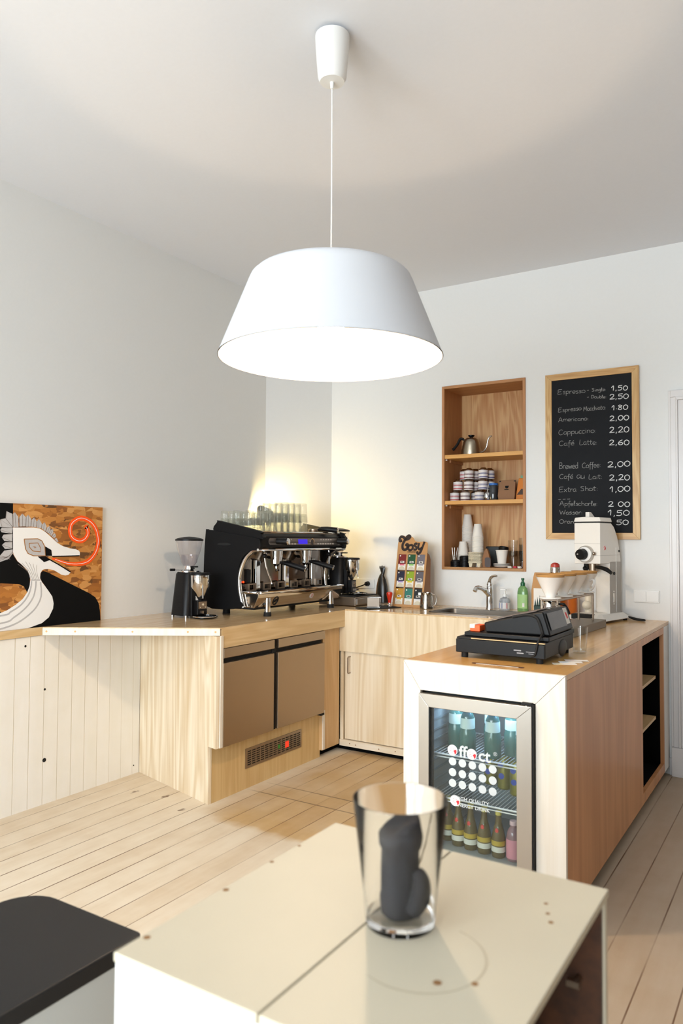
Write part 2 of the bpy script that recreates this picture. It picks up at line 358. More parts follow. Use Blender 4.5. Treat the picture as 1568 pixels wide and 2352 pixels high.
def osb(name):
    """pressed wood strands in many browns"""
    mt, nt, b = base(name); N = nt.nodes; L = nt.links
    tc = N.new('ShaderNodeTexCoord'); out = None
    cols = []
    for k, (ang, sc) in enumerate(((.5,(1,13,40)),(-.7,(1,16,44)))):
        mp = N.new('ShaderNodeMapping'); mp.inputs['Rotation'].default_value = (ang,0,0); mp.inputs['Scale'].default_value = sc; mp.inputs['Location'].default_value = (k*3,k*5,1)
        L.new(tc.outputs['Object'], mp.inputs['Vector'])
        nz = N.new('ShaderNodeTexNoise'); nz.inputs['Scale'].default_value = .35; L.new(mp.outputs[0], nz.inputs['Vector'])
        va = N.new('ShaderNodeVectorMath'); va.operation = 'MULTIPLY_ADD'; va.inputs[1].default_value = (1.6,1.6,1.6); L.new(nz.outputs['Color'], va.inputs[0]); L.new(mp.outputs[0], va.inputs[2])
        vo = N.new('ShaderNodeTexVoronoi'); vo.inputs['Scale'].default_value = 1; L.new(va.outputs[0], vo.inputs['Vector'])
        s_ = N.new('ShaderNodeSeparateColor'); L.new(vo.outputs['Color'], s_.inputs[0]); cols.append(s_.outputs[k])
    ns = N.new('ShaderNodeTexNoise'); ns.inputs['Scale'].default_value = 14; L.new(tc.outputs['Object'], ns.inputs['Vector'])
    st = N.new('ShaderNodeMath'); st.operation = 'GREATER_THAN'; st.inputs[1].default_value = .5; L.new(ns.outputs['Fac'], st.inputs[0])
    mx = N.new('ShaderNodeMix'); mx.data_type = 'FLOAT'; L.new(st.outputs[0], mx.inputs[0]); L.new(cols[0], mx.inputs[2]); L.new(cols[1], mx.inputs[3])
    cr = N.new('ShaderNodeValToRGB'); e = cr.color_ramp.elements; e[0].position = 0; e[0].color = lin('5e3e1e'); e[1].position = 1; e[1].color = lin('d29a58')
    for p, c in ((.15,'8a5322'),(.5,'b0702c'),(.8,'c08440')):
        q = cr.color_ramp.elements.new(p); q.color = lin(c)
    L.new(mx.outputs[0], cr.inputs[0]); L.new(cr.outputs[0], b.inputs['Base Color']); b.inputs['Roughness'].default_value = .6
    return mt
def plaster(name, col, rough=.85):
    return mat(name, col, rough, bump=.15, bscale=60, var=.015, spec=.2)

M = {}
M['wall'] = plaster('white_plaster', 'e7e7e5')
M['ceil'] = plaster('ceiling_paint', 'e6e8ed')
M['trim'] = mat('white_gloss_paint', 'dedad8', .35, var=.03, bscale=9)
M['floor'] = planks('whitewashed_boards', 'e4d8c4', 'd0bda2', '6b4a30', .125, wear=floor_wear_tone, seam=.028)
M['clad'] = planks('white_cladding', 'f0ede8', 'e9e5db', 'cdc4b2', .0875, axis='y', along='z', seam=.035, rough=.4, spots=False)
M['ply'] = wood('pale_plywood', 'eadcc2', 'cfb48c', 'z', 1, .5, .95)
M['ply_h'] = wood('pale_plywood_edge', 'e9d9bd', 'd2b68e', 'y', 1, .5, .8)
M['ply_x'] = wood('pale_plywood_rail', 'ece3d3', 'd8c4a4', 'x', 1, .5, .8)
M['ply_white'] = wood('limewashed_plywood', 'e6dfd4', 'd8cab6', 'z', 1, .5, .7)
M['ply_warm'] = wood('honey_plywood', 'dcbc8c', 'c49c68', 'y', 1, .42, .8)
M['top'] = wood('oiled_worktop', 'dcc098', 'c29c6a', 'y', 1, .22, .8, coat=.35)
M['top_isl'] = wood('oiled_island_top', 'dcae6a', 'c8924e', 'y', 1, .25, .7, coat=.3)
M['ply_side'] = wood('brown_plywood_side', 'd89c6a', 'b47a4c', 'z', .45, .4, .75, coat=.1)
M['niche'] = wood('pine_niche', 'd8ae7a', 'b8804a', 'z', 1.5, .45, 1.15)
M['niche_d'] = wood('pine_niche_side', 'bb8455', 'a06c40', 'z', 1.2, .5, .8)
M['shelf'] = wood('pine_shelf', 'dca75e', 'c98f48', 'x', 1, .45, .7)
M['frame'] = wood('oak_frame_upright', 'd8b57c', 'b98a4c', 'z', 2, .4, 1.1)
M['frame_h'] = wood('oak_frame_rail', 'd4ac72', 'b6864a', 'x', 2, .4, 1.1)
M['table'] = mat('creamy_painted_board', 'cbc1aa', .5, var=.06, bscale=5)
M['tablewhite'] = mat('white_painted_board', 'eeeeea', .5, var=.02)
M['darkwood'] = wood('dark_stained_wood', '5a351c', '2c1a10', 'y', 1, .6, 1)
M['brown'] = mat('raw_brown_core', '8a6038', .7)
M['black'] = mat('black_plastic', '0c0c0e', .42, spec=.25)
M['matte'] = mat('black_matte', '08080a', .55, spec=.2, bump=.2, bscale=700)
M['gloss'] = mat('black_gloss', '0c0c0e', .15)
M['rubber'] = mat('black_rubber', '0a0a0a', .75)
M['dark'] = mat('dark_gap', '070707', .8)
M['stain'] = mat('stained_black_board', '060606', .85, spec=.1)
M['board'] = mat('chalkboard_slate', '15171b', .75, spec=.25, var=.15, bscale=6)
M['chalk'] = mat('chalk_line', 'd6d6d4', .95)
M['chalkdim'] = mat('thin_chalk_line', '9b9b98', .95)
M['steel'] = mat('brushed_steel', 'a39383', .34, 1, bump=.03, bscale=400)
M['steel_l'] = mat('light_steel', 'b9b4ae', .3, 1)
M['fsteel'] = mat('fridge_door_steel', 'a8947e', .42, 1, bump=.04, bscale=300)
M['chrome'] = mat('chrome', 'dcdcdc', .07, 1)
M['white'] = mat('white_plastic', 'ecebe8', .35)
M['enamel'] = mat('white_enamel', 'e9e4dc', .3)
M['porcelain'] = mat('white_porcelain', 'eeebe6', .2, coat=.3)
M['paper'] = mat('white_paper', 'e8e4dc', .8)
M['kraft'] = mat('kraft_card', 'b98a58', .75, var=.05, bscale=40)
M['kraft_d'] = mat('kraft_brown', '9a7050', .75)
M['cream'] = mat('cream_pulp', 'd6ccb2', .8, bump=.3, bscale=300)
M['shade'] = mat('white_shade_fabric', 'd8dade', .8, spec=.1)
M['shade_in'] = mat('white_shade_lining', 'f4efe8', .9, spec=.1)
M['tglass'] = thin_glass('clear_glass_sheet', (.90,.93,.92), .10)
M['tumbler'] = thin_glass('clear_tumbler_glass', (.965,.97,.96), .12)
M['ribbed'] = ribbed_glass('pressed_glass')
M['hopper'] = thin_glass('clear_hopper_plastic', (.95,.93,.945), .14)
M['glass'] = mat('clear_glass', 'ffffff', .0, trans=1, spec=.5)
M['glass'].node_tree.nodes['Principled BSDF'].inputs['IOR'].default_value = 1.3
M['bulb'] = mat('glowing_bulb', 'fff2dd', .5, emis=(1,.88,.73), es=LAMP_W)
M['bulb2'] = mat('glowing_lamp_bulb', 'ffe0a0', .5, emis=(1,.88,.62), es=SPOT_W)
M['red'] = mat('red_lacquer', 'c22a12', .3)
M['orange'] = mat('orange_plastic', 'f05a1c', .45)
M['osb'] = osb('osb_strands')
M['pblack'] = mat('black_paint', '07080a', .7, spec=.15)
M['pwhite'] = mat('white_paint', 'eeeeee', .6)
M['pgrey'] = mat('grey_wash', 'b9b8ba', .7, var=.12, bscale=60)
M['porange'] = mat('orange_paint', 'fb5600', .5)
M['pbrown'] = mat('brown_line_paint', 'a06a2c', .6)
def col(name, c, r=.5, **k):
    if name not in M: M[name] = mat(name, c, r, **k)
    return M[name]
# ================================================================ the room
XA, YB, ZC, XR, YFW = -3.48, 4.92, 3.22, 4.2, -3.2
NX0, NX1, NZ0, NZ1, NY = -2.262, -1.648, 1.188, 2.497, 5.245
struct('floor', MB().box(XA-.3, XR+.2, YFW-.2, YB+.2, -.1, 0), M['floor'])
struct('ceiling', MB().box(XA-.3, XR+.2, YFW-.2, YB+.5, ZC, ZC+.1), M['ceil'])
wl = MB().box(XA-.2, XA, YFW-.2, YB+.1, 0, ZC)
struct('wall_left', wl, M['wall'])
struct('wall_corner', MB().prism([(XA-.0005,4.431),(-3.208,YB+.0005),(XA-.0005,YB+.0005)], 0, ZC, 'z'), M['wall'])   # boxed-in corner
wb = MB()
wb.box(XA-.2, NX0, YB, YB+.15, 0, ZC).box(NX1, XR+.2, YB, YB+.15, 0, ZC)
wb.box(NX0, NX1, YB, YB+.15, 0, NZ0).box(NX0, NX1, YB, YB+.15, NZ1, ZC)
struct('wall_back', wb, M['wall'])
struct('wall_right', MB().box(XR, XR+.2, YFW-.2, YB+.15, 0, ZC), mat('brown_wall_paint','a08a72',.8))  # unseen wall, set far out and browned to cut bounce light
# street front with two shop windows
wf = MB(); openings = [(-2.85,-1.35,.5,2.6),(-1.05,.45,.5,2.6)]
xs = [XA-.2]+[v for o in openings for v in o[:2]]+[XR+.2]
for i in range(0, len(xs), 2): wf.box(xs[i], xs[i+1], YFW-.2, YFW, 0, ZC)
for a, b, c, d in openings:
    wf.box(a, b, YFW-.2, YFW, 0, c).box(a, b, YFW-.2, YFW, d, ZC)
struct('wall_front', wf, M['wall'])
for i, (a, b, c, d) in enumerate(openings):
    fr = MB(); t = .06
    fr.box(a, a+t, YFW-.14, YFW-.06, c, d).box(b-t, b, YFW-.14, YFW-.06, c, d)
    fr.box(a+t, b-t, YFW-.14, YFW-.06, c, c+t).box(a+t, b-t, YFW-.14, YFW-.06, d-t, d)
    fr.box(a+t, b-t, YFW-.14, YFW-.06, 2.1, 2.16)
    o = struct(('window_1','window_2')[i], fr, M['trim'])
    put('pane', MB().box(a+t, b-t, YFW-.105, YFW-.1, c+t, d-t), M['tglass'], o, False)
# painted wainscot below the shelf on the left wall
struct('trim_1', MB().box(XA, -3.452, YFW, 3.20, 0, .886), M['clad'])
kn = MB()
for y, z, r in ((2.42,.84,.006),(2.54,.60,.006),(2.545,.23,.011),(3.16,.05,.004)):
    put('knot_hole', MB().cyl((-3.4525,y,z), (-3.4505,y,z), r, seg=10), M['dark'], bpy.data.objects['trim_1'])
# right-hand door with its moulded casing, far right
tr = MB()
def casing(x0, x1, y0, y1, mat=0): tr.box(x0, x1, y0, y1, .17, 2.31)
tr.box(-.755, -.742, 4.900, YB, .17, 2.312).box(-.742, -.712, 4.893, YB, .17, 2.27)
tr.box(-.712, -.700, 4.88, YB, .17, 2.258).box(-.700, -.64, 4.888, YB, .17, 2.25)
tr.box(-.742, .36, 4.893, YB, 2.27, 2.312).box(-.712, .33, 4.88, YB, 2.25, 2.27)
tr.box(.27, .33, 4.888, YB, .17, 2.25)
tr.box(-.752, -.63, 4.872, YB, 0, .17).box(.26, .34, 4.872, YB, 0, .17)
struct('trim_2', tr, M['trim'], .003)
d = MB().box(-.64, .27, 4.902, YB, 0.005, 2.25)
for z0, z1 in ((.25,.95),(1.1,2.1)):
    for x0, x1 in ((-.54,-.23),(-.13,.17)): d.box(x0, x1, 4.896, 4.903, z0, z1)
dr = struct('door_1', d, M['trim'], .004)
put('door_handle', MB().cyl((.20,4.90,1.05),(.20,4.85,1.05),.009).cyl((.20,4.855,1.05),(.09,4.855,1.05),.009).cyl((.20,4.899,1.05),(.20,4.895,1.05),.025), M['steel_l'], dr)
struct('baseboard_back', MB().box(.34, XR, 4.903, YB, 0, .1).box(-.768, -.752, 4.903, YB, 0, .1), M['trim'], .002)

# ================================================================ pendant lamp
LX, LY = -1.448, 2.21
L = thing('pendant_lamp', 'large white conical pendant lamp hanging on a thin cord from the ceiling', 'lamp', (LX, LY, 2.04))
Lp = lambda n, mb, m, **k: put(n, mb, m, L, False, **k)
zt = ZC-2.04
cp = MB().lathe([(0,zt-.012),(.062,zt-.012),(.062,zt-.022),(.060,zt-.06),(.051,zt-.165),(.044,zt-.18),(.0,zt-.182)], 32)
Lp('ceiling_canopy', cp, M['white'])
Lp('canopy_hook', MB().box(-.03,.03,-.006,.006,zt-.013,zt-.0).box(-.012,.0,-.02,-.008,zt-.013,zt), M['white'])
Lp('cord_grip', MB().lathe([(.0,zt-.205),(.006,zt-.205),(.008,zt-.18),(0,zt-.18)],12), M['white'])
Lp('cord', MB().tube([(0,0,zt-.19),(0.001,0,.6),(0,0,.275)], .0026, 6), M['white'])
prof = [(.397,0),(.394,.004),(.292,.262),(.284,.280),(.270,.293),(.252,.298)]
pin = [(.248,.294),(.266,.289),(.279,.277),(.287,.260),(.389,.004),(.393,-.001)]
Lp('shade', MB().lathe(prof, 96), M['shade'], sharp=60)
Lp('shade_lining', MB().lathe(pin[::-1][0:1]+[(r,z) for r,z in pin[::-1][1:]], 96), M['shade_in'], sharp=60)
sk = MB().lathe([(.0455,.1135),(.0485,.1135),(.046,.14),(.036,.175),(.024,.20),(.022,.25),(.017,.275),(0,.278)], 24)
Lp('lamp_holder', sk, M['white'])
spd = MB()
for k in range(3):
    a = radians(20+120*k); spd.tube([(.02*cos(a),.02*sin(a),.24),(.12*cos(a),.12*sin(a),.262),(.262*cos(a),.262*sin(a),.292)], .004, 6)
spd.tube([(.262*cos(2*pi*k/40),.262*sin(2*pi*k/40),.292) for k in range(40)], .004, 6, closed=True)
Lp('shade_carrier', spd, M['white'])
Lp('bulb', MB().lathe([(0,.052),(.026,.058),(.043,.078),(.0485,.10),(.040,.135),(.022,.165),(.016,.192),(0,.192)], 24), M['bulb'])

# ================================================================ shelf, counter and built-ins on the left
put_s = lambda n, mb, m, l, c, g=None, **k: tag(put(n, mb, m, **k), l, c, g)
ws = put_s('wall_shelf', MB().box(XA, -3.44, YFW, 2.51, .888, .93), wood('shelf_edge_wood','dcc093','c4a06c','y',1,.45,.9), 'narrow wooden ledge along the left wall under the bird painting', 'shelf', bevel=.002)
ct = thing('countertop', 'light plywood counter top that flares out from the left wall under the espresso machine', 'countertop', (-2.9, 3.6, .888))
CT = [(XA,2.511),(-3.439,2.511),(-2.658,3.015),(-2.658,4.25),(-2.658,YB),(-3.208,YB),(XA,4.432)]
put('worktop', MB().prism(CT, .925, .93, 'z'), M['top'], ct)
put('edge_board', MB().prism([(XA,2.511),(-3.439,2.511),(-2.658,3.015),(-2.70,3.05),(-3.46,2.56),(XA,2.56)], .888, .925, 'z'), M['ply_white'], ct, bevel=.001)
put('fascia', MB().box(-2.678, -2.658, 3.03, 4.25, .82, .9251).box(-3.3,-2.678,4.232,4.25,.82,.925), wood('fascia_plywood','dcc296','c6a472','y',1,.45,.9), ct, bevel=.001)
scr = MB(); u = Vector((.781,.504,0)).normalized(); nrm = Vector((u.y,-u.x,0))
for t in (.02,.17,.47,.76,.905):
    p = Vector((-3.439,2.511,.908))+u*t; put('screw_plug', MB().cyl(p-nrm*.001, p+nrm*.0006, .0055, seg=10), col('plug_wood','cda36c'), ct)

cab = thing('refrigerated_counter', 'plywood cabinet with two stainless fridge doors below the espresso machine', 'refrigerator', (-3.0, 3.6, 0))
# slanted side panel, notched at the front foot
O = Vector((-2.658,3.015,0)); uu = Vector((-3.452,3.226,0))-O; Lu = uu.length; uu.normalize()
put('side_panel', MB().slab([(0,.302),(.068,.302),(.068,0),(Lu,0),(Lu,.886),(0,.886)], -.022, 0, O, uu, (0,0,1)), wood('streaky_plywood','ecdfc8','ccb28c','z',.8,.5,1.05), cab, bevel=.0008)
put('side_edge', MB().box(-2.6585,-2.652,3.016,3.036,.303,.887), M['ply_white'], cab)
bp_ = put('base_panel', MB().box(-2.742,-2.724,3.034,4.058,0,.315), wood('base_plywood','dcc08c','c6a26c','z',1,.45,.8), cab)
put('jamb_panel', MB().box(-2.735,-2.700,4.05,4.25,.045,.82), wood('jamb_plywood','d9b88a','c49c6a','z',1,.45,.8), cab, bevel=.001)
put('jamb_edge', MB().box(-2.7005,-2.694,4.049,4.072,.05,.30), M['ply_white'], cab)
put('plinth', MB().box(-2.80,-2.752,4.06,4.30,0,.05), M['stain'], cab)
put('carcass', MB().box(-3.40,-2.72,3.22,4.22,.32,.815), M['dark'], cab)
put('inner_reveal', MB().box(-2.72,-2.69,3.036,3.996,.75,.82), M['steel'], cab)
for y0, y1 in ((3.038,3.474),(3.512,3.998)):
    dd = put('door', MB().box(-2.690,-2.650,y0,y1,.302,.742), M['fsteel'], cab, bevel=.003, label='brushed stainless door' )
    put('handle_lip', MB().prism([(-2.690,.772),(-2.652,.766),(-2.648,.770),(-2.648,.818),(-2.690,.818)], y0, y1, 'y'), M['steel'], dd, bevel=.001)
    put('handle_recess', MB().box(-2.690,-2.672,y0+.004,y1-.004,.742,.772), M['dark'], dd)  # near-black colour stands in for the shadow band under the lip
put('hinge', MB().box(-2.69,-2.655,3.97,4.005,.287,.300), M['dark'], cab)
put('centre_gap', MB().box(-2.70,-2.668,3.474,3.512,.30,.82), M['rubber'], cab)
vg = MB().box(-2.7235,-2.7195,3.309,3.848,.112,.222)
vent = put('vent_grille', vg, M['steel'], cab)
sl = MB()
for i in range(13):
    for j in range(7):
        y = 3.326+i*.0397; z = .127+j*.0122
        sl.box(-2.7196,-2.7188,y,y+.030,z,z+.006)
put('slot', sl, M['dark'], vent, kind='stuff')
put('display', MB().box(-2.7196,-2.7182,3.682,3.713,.145,.18), col('red_display','ff3a20',.5,emis=(1,.12,.06),es=1.6), vent, label='lit red display')
put('indicator', MB().box(-2.7196,-2.7182,3.609,3.625,.155,.178), col('green_led','2f7a2a',.5,emis=(.1,.5,.1),es=.25), vent, label='green light')

# ================================================================ sink unit along the back wall
sk = thing('sink_cabinet', 'plywood sink cabinet with a deep fascia and one handled door along the back wall', 'cabinet', (-2.05, 4.5, 0))
BX0, BX1, BY0, BY1 = -2.10, -1.53, 4.41, 4.70
tp = MB()
for a in ((-2.6575,BX0,4.25,YB),(BX1,-1.414,4.25,YB),(BX0,BX1,4.25,BY0),(BX0,BX1,BY1,YB)): tp.box(a[0],a[1],a[2],a[3],.925,.935)
put('worktop', tp, M['top'], sk)
put('fascia', MB().box(-2.70,-1.414,4.25,4.268,.656,.926), wood('sink_fascia','eadbc0','d2ba92','z',.8,.5,1), sk, bevel=.001)
dr = put('door', MB().box(-2.668,-2.02,4.272,4.29,.078,.655), wood('sink_door','eadcc4','d0b68c','z',.7,.5,1), sk, bevel=.001)
put('handle', MB().tube([(-2.628,4.272,.622),(-2.628,4.245,.622),(-2.628,4.24,.615),(-2.628,4.24,.522),(-2.628,4.245,.515),(-2.628,4.272,.515)], .0042, 8), M['steel'], dr, label='slim steel bow handle')
put('door', MB().box(-2.012,-1.414,4.272,4.29,.078,.655), M['ply'], sk, bevel=.001)
put('side_post', MB().box(-2.70,-2.676,4.262,4.29,.072,.656), M['ply'], sk, bevel=.001)
rl = put('bottom_rail', MB().box(-2.70,-1.414,4.255,4.285,.034,.074), M['ply_x'], sk, bevel=.001)
for x, z in ((-2.62,.055),(-2.575,.052),(-2.40,.052),(-2.28,.055)): put('screw_head', MB().cyl((x,4.2553,z),(x,4.2545,z),.004,seg=8), M['brown'], rl)
put('plinth', MB().box(-2.752,-1.414,4.30,4.33,0,.05), M['stain'], sk)
put('cabinet_body', MB().box(-2.70,-1.42,4.30,4.33,.05,.65), M['ply'], sk)
sn = thing('sink', 'inset stainless steel sink basin in front of the tap', 'sink', (-1.815, 4.555, .935))
b = MB(); o2 = rrect(BX0-.022,BX1+.022,BY0-.022,BY1+.022,.03); i2 = rrect(BX0+.01,BX1-.01,BY0+.01,BY1-.01,.04); i3 = rrect(BX0+.03,BX1-.03,BY0+.03,BY1-.03,.04)
n = len(o2); vs = [(x,y,.9352) for x,y in o2]+[(x,y,.9385) for x,y in o2]+[(x,y,.9375) for x,y in i2]+[(x,y,.80) for x,y in i3]
fs = []
for r in range(3): fs += [(r*n+i,r*n+(i+1)%n,(r+1)*n+(i+1)%n,(r+1)*n+i) for i in range(n)]
fs.append(list(range(3*n,4*n)))
put('basin', MB().add(vs, fs), mat('dull_basin_steel','6e675f',.38,1), sn)
put('drain', MB().lathe([(0,.803),(.03,.803),(.032,.8005)],20,Matrix.Translation((-1.815,4.555,0))), M['chrome'], sn)

# ================================================================ island
IX0, IX1, IY0, IT = -1.416, -.768, 2.713, .915
isl = thing('island_counter', 'pale plywood island counter with a brown side panel and a glass fridge built in', 'counter', (-1.09, 3.8, 0))
tp = MB().box(IX0+.001,IX1-.001,IY0+.019,YB,IT-.02,IT)
put('worktop', tp, M['top_isl'], isl)
FX0, FX1, FZ1 = -1.342, -.876, .803
put('front_stile', MB().slab([(IX0,0),(FX0,0),(FX0,FZ1-.0005),(IX0,IT-.002)], 0, .02, (0,IY0+.02,0), (1,0,0), (0,0,1)), M['ply_white'], isl)
put('front_stile', MB().slab([(FX1,0),(IX1,0),(IX1,IT-.002),(FX1,FZ1-.0005)], 0, .02, (0,IY0+.02,0), (1,0,0), (0,0,1)), M['ply_white'], isl)
put('front_rail', MB().slab([(IX0+.0005,IT),(FX0+.0008,FZ1+.0005),(FX1-.0008,FZ1+.0005),(IX1-.0005,IT)], 0, .02, (0,IY0+.02,0), (1,0,0), (0,0,1)), wood('limewashed_rail','e6dfd4','dacdb9','z',1,.5,.7), isl)
put('left_panel', MB().box(IX0+.001,IX0+.02,IY0+.021,4.25,.0,IT-.021), M['ply'], isl)
SD = MB()
SD.box(IX1-.02,IX1,IY0+.0205,4.105,.055,IT-.021).box(IX1-.02,IX1,4.105,4.72,.858,IT-.021).box(IX1-.02,IX1,4.72,4.742,.055,IT-.021).box(IX1-.02,IX1,4.105,4.72,.055,.11)
put('side_panel', SD, M['ply_side'], isl)
put('back_post', MB().box(IX1-.02,IX1,4.742,YB,.055,IT-.021), M['wall'], isl)
nb = MB().box(-1.25,IX1-.02,4.085,4.10,.08,.87).box(-1.25,IX1-.02,4.722,4.737,.08,.87).box(-1.25,-1.235,4.10,4.722,.08,.87).box(-1.235,IX1-.02,4.10,4.722,.08,.10).box(-1.235,IX1-.02,4.10,4.722,.86,.87)
put('niche_lining', nb, M['stain'], isl)
for z in (.632,.405):
    put('shelf', MB().box(-1.23,IX1-.022,4.105,4.60,z-.016,z), M['ply_warm'], isl)
put('plinth', MB().box(IX1-.065,IX1-.045,IY0+.03,YB,0,.055).box(IX0+.03,IX0+.05,IY0+.03,4.3,0,.055), M['stain'], isl)
put('cable_slot', MB().prism(rrect(-1.156,-.946,2.782,2.806,.011), IT+.0002, IT+.0012, 'z'), col('slot_brown','4a2410',.7), isl, label='dark slot cut in the top')
put('slot_lip', MB().box(-1.135,-.965,2.7805,2.789,IT+.0013,IT+.0022), M['ply_white'], isl)
# ================================================================ beverage cooler built into the island
bc = thing('beverage_cooler', 'glass-door drinks fridge with steel frame built into the island front', 'refrigerator', (-1.11, 2.75, .05))
X0, X1, Z0, Z1 = -1.338, -.884, .06, .795
GX0, GX1, GZ0, GZ1 = -1.294, -.941, .115, .745
bd = MB(); bd.box(X0,X0+.02,2.735,3.20,.05,.79).box(X1-.02,X1,2.735,3.20,.05,.79).box(X0+.02,X1-.02,3.18,3.20,.05,.79).box(X0+.02,X1-.02,2.735,3.18,.05,.192).box(X0+.02,X1-.02,2.735,3.18,.77,.79)
put('liner', bd, col('cooler_liner','8f9698',.5), bc)
rb = MB()
for k in range(7):
    y = 2.80+k*.055
    for z in (.2,): pass
for z in [.15+.04*k for k in range(15)]: rb.box(X0+.02,X0+.024,2.76,3.17,z,z+.008)
put('liner_rib', rb, col('cooler_liner_d','7c8486',.5), bc)
y0, y1 = 2.690, 2.722
df = MB()
for poly in ([(X0,Z0),(GX0,GZ0),(GX0,GZ1),(X0,Z1)], [(GX1,GZ0),(X1,Z0),(X1,Z1),(GX1,GZ1)], [(X0,Z1),(GX0,GZ1),(GX1,GZ1),(X1,Z1)], [(X0,Z0),(X1,Z0),(GX1,GZ0),(GX0,GZ0)]):
    df.slab(poly, 0, y1-y0, (0,y1,0), (1,0,0), (0,0,1))
door = put('door_frame', df, M['steel_l'], bc, bevel=.0015, label='brushed steel door frame')
put('gasket', MB().box(GX0,GX0+.008,2.706,2.722,GZ0,GZ1).box(GX0,GX1,2.706,2.722,GZ1-.004,GZ1), M['dark'], door)
gl = put('glass_pane', MB().box(GX0+.0005,GX1-.0005,2.704,2.708,GZ0+.0005,GZ1-.0005), M['tglass'], bc)
put('hinge', MB().box(-.925,-.884,2.694,2.722,.796,.806), M['dark'], bc, bevel=.002)
put('hinge_pin', MB().cyl((-.905,2.70,.786),(-.905,2.70,.797),.007), M['chrome'], bc)
put('door_edge', MB().box(X1,X1+.006,2.694,2.722,Z0,.80), M['dark'], bc)
put('interior_light', MB().box(-1.25,-.93,2.80,2.82,.757,.766), col('blue_led','3a7cff',.5,emis=(.25,.5,1),es=9), bc, label='blue light strip')
for z, nm in ((.548,'upper'),(.378,'lower')):
    rk = MB(); xa, xb = X0+.024, X1-.024
    rk.tube([(xa,2.775,z),(xb,2.775,z)], .0035, 6).tube([(xa,2.775,z-.012),(xb,2.775,z-.012)], .0025, 6).tube([(xa,3.15,z),(xb,3.15,z)], .003, 6)
    for k in range(26):
        x = xa+.008+k*(xb-xa-.016)/25; rk.tube([(x,2.775,z+.002),(x,3.15,z+.002)], .0015, 5)
    put('wire_shelf', rk, M['white'], bc)
# lettering and stickers on the pane (front side is -Y)
UV = ((1,0,0),(0,0,1)); gy = 2.7035
T_ = M['pgrey2'] = mat('pale_grey_film','c9cdcd',.6)
for tx_, sz_, lx_, lz_, bo_ in (('ff',.062,-1.172,.569,.0014),('ct',.062,-1.094,.567,.0014),('®',.020,-1.034,.594,0)):
    put('door_lettering', text_mb(tx_, sz_, (lx_,gy,lz_), *UV, bold=bo_), T_, gl)
text_l = MB(); text_mb('HIGH QUALITY', .0195, (-1.186,gy,.405), *UV, mb=text_l, bold=.0003); text_mb('ENERGY DRINK', .0195, (-1.186,gy,.381), *UV, mb=text_l, bold=.0003)
put('door_slogan', text_l, T_, gl)
for i in range(5):
    for j in range(3):
        put('door_dot', MB().cyl((-1.199+i*.0405,gy+.0002,.547-j*.041-i*.001),(-1.199+i*.0405,gy-.0002,.547-j*.041-i*.001),.0155,seg=24), T_, gl)
def sticker(x, z, lab):
    s = MB(); s.cyl((x,gy-.0002,z),(x,gy-.0009,z),.0205,seg=28)
    o = put('round_sticker', s, col('sticker_white','f0e4e4',.5), gl, label=lab)
    r = MB(); O = (x,gy-.0012,z)
    for q in ([(-.012,.006),(-.006,.013),(-.004,.013),(-.010,.005)],[(.004,.010),(.010,.004),(.009,.002),(.003,.008)],[(-.013,-.004),(-.003,.001),(-.003,-.001),(-.012,-.007)],[(-.006,-.012),(.001,-.006),(.003,-.007),(-.004,-.013)]):
        r.slab([(a*.8,b*.8) for a,b in q], 0, .0003, O, *UV)
    r.slab([(.004,-.002),(.012,.004),(.017,.001),(.0165,-.008),(.010,-.016),(.008,-.008)], 0, .0003, O, *UV, mat=1)
    put('sticker_print', r, [col('faded_red','e69a9a',.6), col('sticker_red','d5202c',.6)], o)
sticker(-1.199,.590,'round white and red sticker over the first letter'); sticker(-1.120,.586,'round white and red sticker over the middle letter'); sticker(-1.188,.400,'round white and red sticker beside the slogan')
# bottles --------------------------------------------------------
def bottle_proto(name, label, loc, prof, glass, lab0, lab1, labm, cap, group, liquid=None, extra=None):
    t = thing(name, label, 'bottle', loc, 0, group)
    put('glass_body', MB().lathe(prof, 18), glass, t, False)
    r = max(p[0] for p in prof)
    if lab1 > lab0:
        def rad(z):
            for (ra,za),(rb_,zb) in zip(prof, prof[1:]):
                if za <= z <= zb and zb > za: return ra+(rb_-ra)*(z-za)/(zb-za)
            return r
        put('label', MB().lathe([(rad(lab0)+.0006,lab0),(rad(lab1)+.0006,lab1)], 18), labm, t, False)
    zt = prof[-1][1]
    if cap: put('cap', MB().lathe([(0,zt+.002),(prof[-2][0]+.0012,zt+.001),(prof[-2][0]+.0014,zt-.014),(0,zt-.014)], 14), cap, t, False)
    if extra: extra(t)
    return t
def bprof(r, h, nr, sh, bump=0):
    return [(0,.002),(r*.9,.0),(r,.006),(r,h*sh),(r*.86,h*(sh+.09)),(nr*1.25,h*(sh+.22)),(nr,h*.9),(nr,h-.004),(0,h)]
bg = col('bottle_green_glass','3f6a62',.08,spec=.6); bclear = col('bottle_cider_glass','6a5a2a',.08,spec=.6)
G1 = 'tall bottles on the top cooler shelf'
lb = col('mint_label','cfe0d6',.6,emis=(.4,.9,.85),es=.0)
top_spots = [(-1.262,2.88),(-1.19,2.83),(-1.135,2.95),(-1.085,2.83),(-1.03,2.90),(-.965,2.84)]
lab_top = ['leftmost on the top fridge shelf','second from left on the top fridge shelf','set back in the middle of the top fridge shelf','in the front middle of the top fridge shelf','fifth from left on the top fridge shelf','rightmost on the top fridge shelf']
p0 = None
